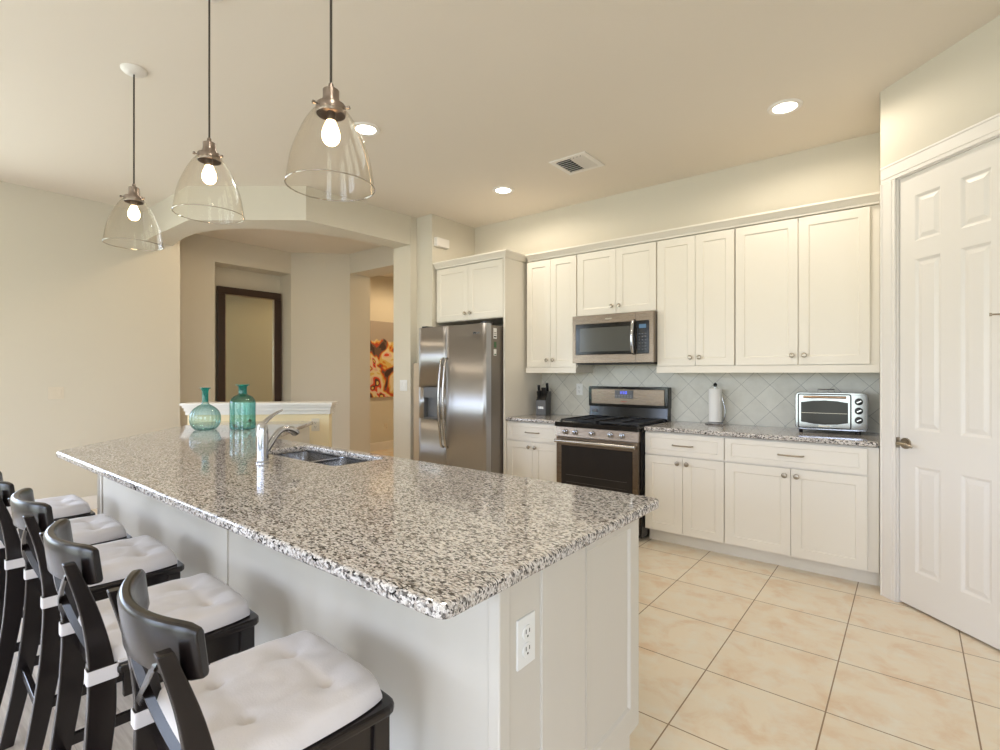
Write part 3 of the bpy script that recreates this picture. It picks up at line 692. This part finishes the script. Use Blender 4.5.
# ------------------------------------------------------------------ range
RG = root('gas_range', 'stainless and black freestanding gas range with oven window', 'range', (-2.424, 3.80, 0))
w = .772
build('range_body', MB().box(.006, w-.002, .05, .66, .03, .895), 'black_gloss', RG, bevel=.002)
build('storage_drawer', MB().box(.004, w-.014, .012, .06, .055, .20), 'steel_w', RG, bevel=.004)
od = build('oven_door', MB().panels(w-.02, .57, .045, [(.045, w-.065, .06, .50)], [(.003,.002),(.004,.003)], x0=.005, z0=.215, y0=.01), 'steel_w', RG)
build('oven_window', MB().box(.052, w-.062, .0115, .013, .278, .712), 'oven_glass', od)
build('oven_rack', MB().box(.1, w-.11, .0105, .0115, .46, .463).box(.1, w-.11, .0105, .0115, .40, .402), mat('rack_line', srgb(74,72,66), .4), od)
hd = MB().tube([(.015,-.035,.752),(w-.025,-.035,.752)], .015, 14, flat=1.).box(.02,.045,-.035,.012,.742,.762).box(w-.055,w-.03,-.035,.012,.742,.762)
build('oven_handle', hd, 'steel', od, 'bright horizontal bar handle', smooth=True)
build('control_panel', MB().add([(0,-.002,.79),(w-.01,-.002,.79),(w-.01,.012,.872),(0,.012,.872),(0,.06,.79),(w-.01,.06,.79),(w-.01,.06,.872),(0,.06,.872)],
      [(0,1,2,3),(1,5,6,2),(4,7,6,5),(0,3,7,4),(3,2,6,7),(0,4,5,1)]), 'steel_w', RG)
for kx in (.10, .195, .355, .525, .625):
    k_ = MB().tube([(kx,.006,.832),(kx,-.004,.831),(kx,-.006,.831),(kx,-.026,.829),(kx,-.028,.829)], [.021,.021,.016,.015,.012], 20).box(kx-.003, kx+.003, -.032, -.02, .812, .846)
    build('burner_knob', k_, 'chrome', RG, smooth=True)
ct = MB().box(0, w-.004, .0, .635, .884, .905).box(0, w-.004, -.012, .02, .872, .912)
build('cooktop', ct, 'black_gloss', RG, bevel=.004)
for gx0, gx1 in ((.03,.36),(.405,.74)):
    g_ = MB()
    for yy in (.05, .325, .60): g_.box(gx0, gx1, yy-.006, yy+.006, .918, .934)
    for xx in (gx0, (gx0+gx1)/2, gx1): g_.box(xx-.006, xx+.006, .05, .60, .918, .934)
    for yy in (.19, .46):
        g_.box(gx0, gx1, yy-.004, yy+.004, .920, .932)
    for xx in (gx0, gx1):
        for yy in (.05, .60): g_.box(xx-.008, xx+.008, yy-.008, yy+.008, .903, .92)
    build('grate', g_, 'black_mat', RG, bevel=.002)
for bx in (.195, .57):
    for by in (.19, .46): build('burner', MB().lathe([(.05,.905),(.05,.914),(.035,.918),(.0,.919)], 24, (bx,by,0)), 'black_mat', RG, smooth=True)
bg = MB().add([(0,.600,.905),(w,.600,.905),(w,.630,1.205),(0,.630,1.205),(0,.68,.905),(w,.68,.905),(w,.68,1.205),(0,.68,1.205)],
      [(0,1,2,3),(1,5,6,2),(4,7,6,5),(0,3,7,4),(3,2,6,7),(0,4,5,1)]).box(-.004,w+.004,.60,.68,1.02,1.208)
BG = build('backguard', bg, 'black_gloss', RG, bevel=.006)
build('backguard_panel', MB().box(.03, w-.03, .592, .60, 1.045, 1.185), 'steel_w', BG, 'stainless panel of the backguard', bevel=.003)
build('clock_panel', MB().box(.275, .455, .587, .592, 1.10, 1.175), 'grey_plastic', BG, bevel=.002)
build('clock_digits', MB().box(.335,.342,.5855,.587,1.142,1.166).box(.352,.370,.5855,.587,1.163,1.166).box(.352,.370,.5855,.587,1.152,1.155).box(.352,.370,.5855,.587,1.142,1.145).box(.367,.370,.5855,.587,1.142,1.166).box(.378,.382,.5855,.587,1.142,1.166).box(.392,.396,.5855,.587,1.142,1.166).box(.378,.396,.5855,.587,1.163,1.166).box(.378,.396,.5855,.587,1.142,1.145), 'blue_led', BG, 'blue clock digits')
bt = MB()
for i in range(6):
    for j in range(2): bt.box(.285+.028*i, .300+.028*i, .5855, .587, 1.108+.014*j, 1.115+.014*j)
build('clock_buttons', bt, mat('button_grey', srgb(150,150,150), .5), BG)
build('maker_mark', MB().box(.335,.38,.591,.592,1.068,1.076).box(.385,.395,.591,.592,1.068,1.076), mat('red_mark', srgb(150,70,56), .5), BG, 'tiny reddish maker mark')
build('vent_badge', MB().tube([(.06,.600,.975),(.06,.603-.006,.975)], .03, 20, flat=.5), 'grey_plastic', BG)

# ------------------------------------------------------------------ microwave
MW = root('microwave_oven', 'stainless over the range microwave with dark window', 'microwave', (-2.421, 4.085, 1.425))
w = .766; h = .425
build('microwave_body', MB().box(.004, w-.006, .03, .395, .0, h), 'fridge_side', MW, bevel=.003)
fr = MB().panels(w, h, .03, [(.03, .732, .070, h-.075)], [(.003,.003),(.004,.006)])
FRO = build('front_frame', fr, 'steel_w', MW)
build('door_window', MB().box(.034, .608, .001, .008, .074, h-.079), 'black_gloss', FRO, 'glossy black window border')
build('window_glass', MB().box(.075, .565, -.001, .001, .10, h-.115), 'micro_glass', FRO, 'dark grey window')
cp = build('keypad', MB().box(.620, .728, -.001, .008, .074, h-.079), 'black_gloss', FRO, 'black keypad strip')
build('display', MB().box(.642, .704, -.002, -.001, .285, .318), 'blue_dim', cp)
kk = MB()
for i in range(3):
    for j in range(6): kk.box(.640+.026*i, .652+.026*i, -.002, -.001, .105+.026*j, .112+.026*j)
build('keypad_print', kk, 'grey_plastic', cp)
build('door_seam', MB().box(.611, .614, -.001, .001, .004, h-.004), 'dark_slot', FRO)
pts = [(.596,.0,.075),(.596,-.018,.080)]+[(.596, -.026-.020*math.sin(PI*i/12), .085+(h-.17)*i/12) for i in range(13)]+[(.596,-.018,h-.080),(.596,0,h-.075)]
build('handle', MB().tube(pts, .015, 12, flat=1.), 'chrome', FRO, 'bright curved handle', smooth=True)
build('logo', MB().box(.33,.39,-.002,0,h-.045,h-.036), 'nickel', FRO)
build('bottom_grille', MB().box(.02, w-.02, .05, .38, -.012, .0), 'dark_slot', MW)

# ------------------------------------------------------------------ toaster oven
T = root('toaster_oven', 'polished chrome toaster oven with three knobs on the countertop', 'toaster oven', (-.643, 4.158, .914), math.radians(8))
w = .425; d0 = .235; z0 = .022; z1 = .285
def rprism(x0, x1, z0, z1, y0, y1, r, n=5):
    ps = round_poly([(x0,z0),(x1,z0),(x1,z1),(x0,z1)], r, (0,1,2,3), n); k = len(ps)
    mb = MB(); mb.add([(x,y0,z) for x,z in ps]+[(x,y1,z) for x,z in ps], [tuple(range(k)), tuple(range(2*k-1,k-1,-1))]+[(i,k+i,k+(i+1)%k,(i+1)%k) for i in range(k)])
    return mb
build('shell', rprism(0, w, z0, z1, .0, d0, .035), 'toaster_chrome', T, bevel=.004, smooth=False)
build('side_vent', MB().box(w-.0, w+.001, .05, .2, .07, .24), 'black_plastic', T)
build('door_gap', rprism(.016, .331, z0+.012, z1-.010, -.002, .0, .014), 'black_plastic', T)
tf = build('door', rprism(.022, .325, z0+.018, z1-.016, -.008, .0, .012), 'toaster_chrome', T, bevel=.002)
gl = [(.034,.068)]
gp = [(.036,.078),(.11,.066),(.18,.062),(.25,.066),(.312,.078),(.312,.215),(.25,.226),(.18,.230),(.11,.226),(.036,.215)]
k = len(gp); gm = MB().add([(x,-.0095,z) for x,z in gp]+[(x,-.006,z) for x,z in gp], [tuple(range(k)), tuple(range(2*k-1,k-1,-1))]+[(i,k+i,k+(i+1)%k,(i+1)%k) for i in range(k)])
build('door_glass', gm, 'oven_glass', tf, 'dark reflective oven glass')
build('rack', MB().box(.04,.308,-.0105,-.0095,.140,.1425), 'nickel', tf)
build('door_handle', MB().tube([(.05,-.028,.252),(.30,-.028,.252)], .008, 12).box(.058,.07,-.028,-.006,.247,.257).box(.28,.292,-.028,-.006,.247,.257), mat('copper_tinted_handle', srgb(170,140,116), .3, 1.), tf, 'brownish bar handle', smooth=True)
build('control_panel', rprism(.333, .412, z0+.016, z1-.016, -.005, .0, .012), 'toaster_chrome', T, bevel=.001)
for kz in (.225, .163, .100):
    kb = build('knob', MB().tube([(.372,-.005,kz),(.372,-.012,kz),(.372,-.014,kz)], [.024,.023,.018], 24), 'black_plastic', T, smooth=True)
    build('knob_grip', MB().bar((.360,-.018,kz-.006),(.384,-.018,kz+.006),.008,.008,(0,1,0)), 'chrome', kb, 'chrome grip')
for fx in (.035, w-.05):
    for fy in (.02, d0-.03): build('foot', MB().tube([(fx,fy,0),(fx,fy,.024)], [.010,.014], 12), 'black_plastic', T)
build('cord_bracket', MB().tube([(.14,.12,z1),(.14,.12,z1+.018),(.24,.12,z1+.018),(.24,.12,z1)], .003, 8), 'chrome', T)
build('logo', MB().box(.14,.21,-.0095,-.008,.046,.054), 'nickel', tf)

# paper towel
PT = root('paper_towel_holder', 'chrome paper towel holder with side arm on the countertop', 'paper towel holder', (-1.255, 4.395, .914))
build('base', MB().lathe([(0,0),(.078,0),(.080,.006),(.070,.014),(.03,.020),(0,.021)], 36), 'chrome', PT, smooth=True)
build('post', MB().tube([(0,0,.02),(0,0,.315)], .007, 12), 'chrome', PT, smooth=True)
build('finial', MB().lathe([(0,.305),(.010,.308),(.016,.320),(.012,.333),(.0,.342)], 16), 'black_plastic', PT, 'dark top knob', smooth=True)
build('tension_arm', MB().tube(catmull([(.055,-.01,.015),(.078,-.02,.06),(.080,-.02,.12),(.070,-.02,.18),(.058,-.02,.225)],5), .004, 8), 'chrome', PT, smooth=True)
ptr = build('paper_towel_roll', MB().lathe([(.012,0),(.050,0),(.051,.004),(.051,.266),(.050,.270),(.012,.270)], 40), 'paper', smooth=True, loc=(-1.255, 4.395, .936))
tag(ptr, 'white roll of paper towels on the chrome holder', 'paper towels')

# knife block
KB = root('knife_block', 'black and grey knife block on the short granite countertop', 'knife block', (-2.905, 4.33, .914), math.radians(14))
kb = MB(); pr = [(-.075,0),(.075,0),(.085,.235),(-.02,.235),(-.075,.15)]
kb.add([(-.052,y,z) for y,z in pr]+[(.052,y,z) for y,z in pr], [(4,3,2,1,0),(5,6,7,8,9)]+[(i,(i+1)%5,5+(i+1)%5,5+i) for i in range(5)])
build('block', kb, 'black_plastic', KB, bevel=.003)
build('front_plate', MB().box(-.050, .050, -.079, -.075, .004, .148), 'grey_plastic', KB, 'grey front plate with a small badge')
build('badge', MB().box(-.028, .028, -.081, -.079, .062, .086), 'steel', KB)
c_, s_ = math.cos(math.radians(14)), math.sin(math.radians(14))
descr = ['tallest', 'short', 'middle', 'front right', 'front left', 'slim rear']
for i, (kx, ky, kz, ln) in enumerate([(-.035,-.02,.20,.10),(-.02,-.035,.185,.06),(.005,-.02,.20,.075),(.032,-.03,.19,.085),(-.030,-.055,.165,.075),(.035,.03,.235,.085)]):
    kn_ = MB().bar((0,0,-.012),(0,-.022,ln),.026,.017).bar((0,0,-.02),(0,0,.0),.022,.004)
    o = build('kitchen_knife', kn_, 'black_plastic', bevel=.003, loc=(-2.905+kx*c_-ky*s_, 4.33+kx*s_+ky*c_, .914+kz)); o.rotation_euler = (0,0,math.radians(14))
    build('bolster', MB().box(-.010,.010,-.0075,.0075,-.004,.006), 'chrome', o)
    tag(o, ['black handled knife at the left rear of the block, longest handle', 'black handled knife with the shortest handle, in the block', 'black handled knife in the middle of the block',
            'black handled knife at the right front of the block', 'black handled knife lowest at the left front of the block', 'black handled knife at the right rear of the block'][i], 'knife', 'knives in the knife block')

# ------------------------------------------------------------------ ceiling fixtures
def ceil_can(label, x, y, power=18, col=WARM):
    R_ = root('ceiling_light', label, 'ceiling light', (x, y, CE))
    build('trim_ring', MB().lathe([(.068,-.002),(.072,-.008),(.092,-.010),(.100,-.004),(.101,0.)], 40), 'trim', R_, smooth=True)
    build('diffuser', MB().lathe([(0,-.004),(.069,-.004)], 40), 'can_glow', R_)
    sp_ = spot('downlight', (x, y, CE-.03), power, col); return R_
ceil_can('round recessed ceiling light nearest the pantry door', -.628, 3.69)
ceil_can('round recessed ceiling light above the refrigerator side of the kitchen', -2.95, 3.73)
ceil_can('round recessed ceiling light seen beside the largest pendant', -2.96, 2.20, 9)
ceil_can('round recessed fill light added out of view near the camera', -.6, .6)  # no fixture known here; added out of view as room fill
ceil_can('round recessed fill light added unseen over the living area left', -3.6, -1.6, 4)  # unseen lamp added as fill for the living side
ceil_can('round recessed fill light added unseen over the living area right', -.8, -1.6)  # second unseen living side lamp, also added as fill
ceil_can('round recessed fill light added in the entry, hidden by the header', -5.4, 2.5, 15, (1, .78, .52))  # added to brighten the entry and mirror, placed out of sight behind the header
ceil_can('round recessed fill light added out of view in the hallway', -5.9, 5.9, 60, (1, .74, .44))  # unseen lamp added for warm light on the hall wall and painting
VE = root('ceiling_vent', 'white square air vent with louvres in the ceiling', 'vent', (-2.11, 3.63, CE))
vm = MB(); a = .165; b_ = .125
vm.box(-a,a,-a+.0,-b_,-.008,0).box(-a,a,b_,a,-.008,0).box(-a,-b_,-b_,b_,-.008,0).box(b_,a,-b_,b_,-.008,0)
build('frame', vm, 'trim', VE, bevel=.002)
build('duct_opening', MB().box(-b_,b_,-b_,b_,-.001,0), 'dark_slot', VE)
for q in range(4):
    for i in range(3):
        o = MB(); c0 = .035+.030*i
        lo, hi = (-b_+.004, b_-.004)
        o.bar((0 if q < 2 else lo, 0, 0), (hi, 0, 0), .02, .003, (0,.7,.7)) if False else None
for i in range(7):
    yy = -.105+.035*i
    build('louvre', MB().bar((-b_,yy,-.008),(-.004,yy,-.008),.024,.002,(0,.8,.6)), 'trim', VE)
for i in range(4):
    xx = .02+.03*i
    build('louvre', MB().bar((xx,-b_,-.008),(xx,b_,-.008),.022,.002,(.8,0,.6)), 'trim', VE)

def pendant(label, x, y, zb, glare=14):
    P_ = root('pendant_lamp', label, 'pendant lamp', (x, y, zb), group=None)
    prof = catmull([(.0455,.250),(.060,.238),(.084,.200),(.106,.150),(.124,.098),(.134,.045),(.140,.0)], 5)
    build('glass_shade', MB().lathe(prof, 64), 'clear', P_, 'clear glass bell shade', smooth=True)
    n = 64; build('shade_rim', MB().tube([(.140*math.cos(2*PI*i/n), .140*math.sin(2*PI*i/n), 0) for i in range(n+1)], .0022, 8, cap=False), 'rim', P_, smooth=True)
    cap_ = build('socket_cap', MB().lathe([(.0,.285),(.026,.285),(.026,.316),(.022,.319),(.010,.322),(.008,.338),(0,.339)], 28), 'bronze', P_, smooth=True)
    build('shade_holder', MB().lathe([(.046,.236),(.048,.240),(.048,.264),(.046,.268),(.030,.271),(.027,.288)], 36), 'bronze', P_, smooth=True)
    th = MB()
    for k in range(3):
        an = .5+2*PI*k/3; u_ = Vector((math.cos(an), math.sin(an), 0)); th.tube([u_*.045+Vector((0,0,.254)), u_*.060+Vector((0,0,.254))], .0025, 8).tube([u_*.058+Vector((0,0,.254)), u_*.066+Vector((0,0,.254))], .006, 10)
    build('thumb_screws', th, 'bronze', P_, smooth=True)
    bu = build('bulb', MB().lathe(catmull([(.0,.135),(.012,.137),(.024,.148),(.029,.166),(.026,.186),(.018,.206),(.013,.218)], 4), 24), 'bulb', P_, 'glowing bulb', smooth=True)
    build('bulb_base', MB().lathe([(.014,.212),(.014,.245)], 20), 'bronze', P_, smooth=True)
    H = CE-zb
    build('cord', MB().tube([(0,0,.335),(0,0,H-.02)], .0042, 8), 'cord', P_, smooth=True)
    build('canopy', MB().lathe([(0,H-.028),(.02,H-.028),(.050,H-.020),(.062,H-.008),(.063,H)], 36), 'trim', P_, 'white ceiling canopy', smooth=True)
pendant('farthest and smallest looking clear glass pendant lamp over the island', -3.395, .96, 2.052)
pendant('middle clear glass pendant lamp over the island', -2.43, .97, 2.035)
pendant('nearest clear glass pendant lamp, largest, hanging lowest over the island', -1.49, .97, 1.945)

# small box on the wall beside the fridge cabinet
CH = root('door_chime', 'small white chime box high on the wall above the refrigerator', 'door chime', (-3.98, 3.925, 2.69))
build('chime_body', MB().box(0, .05, -.09, .10, 0, .095), 'trim', CH, bevel=.006)

# ------------------------------------------------------------------ entry: mirror, painting
MI = root('floor_mirror', 'tall dark framed mirror standing in the wall niche', 'mirror', (-7.03, 3.33, 0))
mw = .86; mh = 2.47; f_ = .095
fm = MB()
for (a0,a1,b0,b1) in ((-mw/2,mw/2,0,f_),(-mw/2,mw/2,mh-f_,mh),(-mw/2,-mw/2+f_,f_,mh-f_),(mw/2-f_,mw/2,f_,mh-f_)):
    fm.box(-.03,.02,a0,a1,b0,b1)
build('mirror_frame', fm, 'espresso', MI, bevel=.006)
build('inner_lip', MB().box(-.03,.012,-mw/2+f_,-mw/2+f_+.014,f_,mh-f_).box(-.03,.012,mw/2-f_-.014,mw/2-f_,f_,mh-f_).box(-.03,.012,-mw/2+f_,mw/2-f_,mh-f_-.014,mh-f_), 'nickel', MI, 'silvery inner lip')
build('mirror_glass', MB().box(-.03,-.002,-mw/2+f_,mw/2-f_,f_,mh-f_), 'mirror', MI)
PA = root('canvas_painting', 'abstract orange, red and white painting on the hallway wall', 'painting', (-7.195, 5.9, .92))
build('canvas', MB().box(0,.035,-.75,.75,0,1.31), 'art', PA)

# ------------------------------------------------------------------ bar stools with cushions
def make_stool():
    R_ = root('bar_stool', '', 'bar stool', (0,0,0), 0)
    st = 'stool'
    seat = round_poly([(-.200,-.155),(.200,-.155),(.208,.193),(-.208,.193)], .04, (2,3)); 
    build('seat', MB().prism(seat, .592, .614), st, R_, bevel=.007, seg=3)
    ap = MB().box(-.18,.18,.150,.168,.525,.592).box(-.18,.18,-.172,-.155,.525,.592).box(-.186,-.170,-.14,.16,.525,.592).box(.170,.186,-.14,.16,.525,.592)
    build('seat_frame', ap, st, R_, bevel=.002)
    for s in (-1, 1):
        build('leg', MB().prism([(s*.155,.135),(s*.195,.135),(s*.195,.175),(s*.155,.175)], 0, .592), st, R_, 'square front leg', bevel=.003)
        # rear leg and back post in one curved board
        cen = catmull([(-.262,0),(-.222,.20),(-.190,.42),(-.183,.60),(-.205,.75),(-.245,.885)], 5)
        wd = lambda z: .040+.018*max(0, 1-abs(z-.50)/.45) if z < .9 else .03
        mb = MB(); x0 = s*.176
        mb.sweep([(x0, y, z) for y, z in cen], lambda i: [(-.012,-wd(cen[i][1])/2*(1 if cen[i][1]<.6 else 1-.45*(cen[i][1]-.6)/.3),0),(.012,-wd(cen[i][1])/2*(1 if cen[i][1]<.6 else 1-.45*(cen[i][1]-.6)/.3),0),(.012,wd(cen[i][1])/2*(1 if cen[i][1]<.6 else 1-.45*(cen[i][1]-.6)/.3),0),(-.012,wd(cen[i][1])/2*(1 if cen[i][1]<.6 else 1-.45*(cen[i][1]-.6)/.3),0)])
        build('leg', mb, st, R_, 'curved rear leg running up into the back post', bevel=.003)
        build('side_stretcher', MB().box(s*.176-.009, s*.176+.009, -.20, .145, .26, .29), st, R_, bevel=.002)
    build('footrest', MB().box(-.16,.16,.142,.166,.20,.24), st, R_, bevel=.003)
    build('rear_stretcher', MB().box(-.165,.165,-.222,-.204,.24,.27), st, R_, bevel=.002)
    # curved top rail
    k = 21; pts = []
    for i in range(k):
        t = -1+2*i/(k-1); pts.append((.190*t, -.250+.058*t*t, .868))
    def pr(i):
        t = -1+2*i/(k-1); hh = .049*(1-.14*abs(t)**18); th = .0135*(1-.3*abs(t)**18)
        nx, ny = -(.116*t)/.19, 1; l = math.hypot(nx, ny); nx /= l; ny /= l
        o_ = []
        for a, b in ((-1,-.85),(-.6,-1),(.6,-1),(1,-.85),(1,.80),(.55,1),(-.55,1),(-1,.80)):
            o_.append((nx*a*th, ny*a*th-.005*b, b*hh))
        return o_
    build('top_rail', MB().sweep(pts, pr), st, R_, 'curved top rail', bevel=.003, smooth=True)
    # crossed back slats
    for s in (-1, 1):
        cp = catmull([(s*.165,-.196,.640),(s*.06,-.222,.705),(-s*.05,-.238,.780),(-s*.11,-.236,.845)], 5)
        build('cross_slat', MB().sweep(cp, lambda i: [(-.010,-.005+s*.003,-.008),(.010,-.005+s*.003,.008*-1),(.010,.005+s*.003,.008),(-.010,.005+s*.003,.008)]), st, R_, bevel=0)
    return R_
def make_cushion():
    nx, ny = 36, 36; hw, hd = .193, .188; th = .046
    mb = MB(); dim = [(-.085,-.08),(.085,-.08),(-.085,.085),(.085,.085)]
    def sq(u, v):       # superellipse mapped square
        a = 1 - .10*abs(u)**3*abs(v)**3
        return u*hw*(1-.015*math.cos(PI*v)*0)*a, v*hd*a
    top, bot = [], []
    for j in range(ny+1):
        for i in range(nx+1):
            u = -1+2*i/nx; v = -1+2*j/ny; x, y = sq(u, v)
            e = (1-abs(u)**9)*(1-abs(v)**9); e = max(e, 0)**.38
            z = th*e
            for dx, dy in dim:
                q = math.hypot(x-dx, y-dy); z -= .019*math.exp(-(q/.014)**2)+.009*math.exp(-(q/.045)**2)
            z -= .0028*math.exp(-(abs(abs(x)-.085)/.012)**2)*math.exp(-(y/.11)**2)*e+.0028*math.exp(-(abs(abs(y)-.083)/.012)**2)*math.exp(-(x/.11)**2)*e
            z += .006*noise.noise(Vector((x*9, y*9, 1.3)))*e+.004*noise.noise(Vector((x*30, y*22, 5)))*e
            top.append((x, y, max(z, .006)+.004)); bot.append((x, y, .0008 if e > 0 else .0035))
    n = nx+1; fs = []
    for j in range(ny):
        for i in range(nx):
            a = j*n+i; fs.append((a, a+1, a+n+1, a+n)); fs.append((len(top)+a, len(top)+a+n, len(top)+a+n+1, len(top)+a+1))
    ed = [i for i in range(nx)]+[j*n+nx for j in range(ny)]+[ny*n+nx-i for i in range(nx)]+[(ny-j)*n for j in range(ny)]
    for q in range(len(ed)):
        a, b = ed[q], ed[(q+1) % len(ed)]; fs.append((a, len(top)+a, len(top)+b, b))
    mb.add(top+bot, fs)
    C_ = root('seat_cushion', '', 'cushion', (0,0,0), 0)
    build('pad', mb, 'cotton', C_, smooth=True)
    bt = MB()
    for dx, dy in dim: bt.lathe([(0,.0205),(.006,.020),(.007,.018)], 10, (dx,dy,0))
    build('tuft_buttons', bt, 'cotton', C_, smooth=True)
    for s in (-1, 1):
        x0, x1, y0, y1 = s*.176-.016, s*.176+.016, -.183-.031, -.183+.033
        lp = round_poly([(x0,y0),(x1,y0),(x1,y1),(x0,y1)], .006, (0,1,2,3)); li = round_poly([(x0+.0022,y0+.0022),(x1-.0022,y0+.0022),(x1-.0022,y1-.0022),(x0+.0022,y1-.0022)], .005, (0,1,2,3)); k = len(lp)
        z0, z1 = -.030, .004
        m_ = MB().add([(x,y,z0) for x,y in lp]+[(x,y,z1) for x,y in lp]+[(x,y,z0) for x,y in li]+[(x,y,z1) for x,y in li],
            sum([[(i,(i+1)%k,k+(i+1)%k,k+i),(2*k+i,3*k+i,3*k+(i+1)%k,2*k+(i+1)%k),(k+i,k+(i+1)%k,3*k+(i+1)%k,3*k+i),(i,2*k+i,2*k+(i+1)%k,(i+1)%k)] for i in range(k)], []))
        m_.box(s*.176-.012*1, s*.176+.012, -.152, -.128, -.0, .008)
        build('strap', m_, 'cotton', C_, 'white tie band round the back post', smooth=False, bevel=.001)
    return C_
st0 = make_stool(); cu0 = make_cushion()
spots = [(-1.090,.560,-4), (-1.705,.560,-3), (-2.325,.580,-2), (-2.86,.565,-2), (-3.47,.575,-2)]
ords = ['nearest the camera', 'second from the camera', 'third, middle of the row', 'fourth from the camera', 'farthest from the camera']
for i, (x, y, a) in enumerate(spots):
    s_ = st0 if i == 0 else copy_tree(st0); c_ = cu0 if i == 0 else copy_tree(cu0)
    s_.location = (x, y, 0); s_.rotation_euler = (0,0,math.radians(a)); s_['label'] = 'black brown cross back bar stool at the island, '+ords[i]
    c_.location = (x, y, .6145); c_.rotation_euler = (0,0,math.radians(a)); c_['label'] = 'white tufted seat cushion tied on the bar stool '+ords[i]
    s_['group'] = 'bar stools along the island'; c_['group'] = 'white cushions on the bar stools'
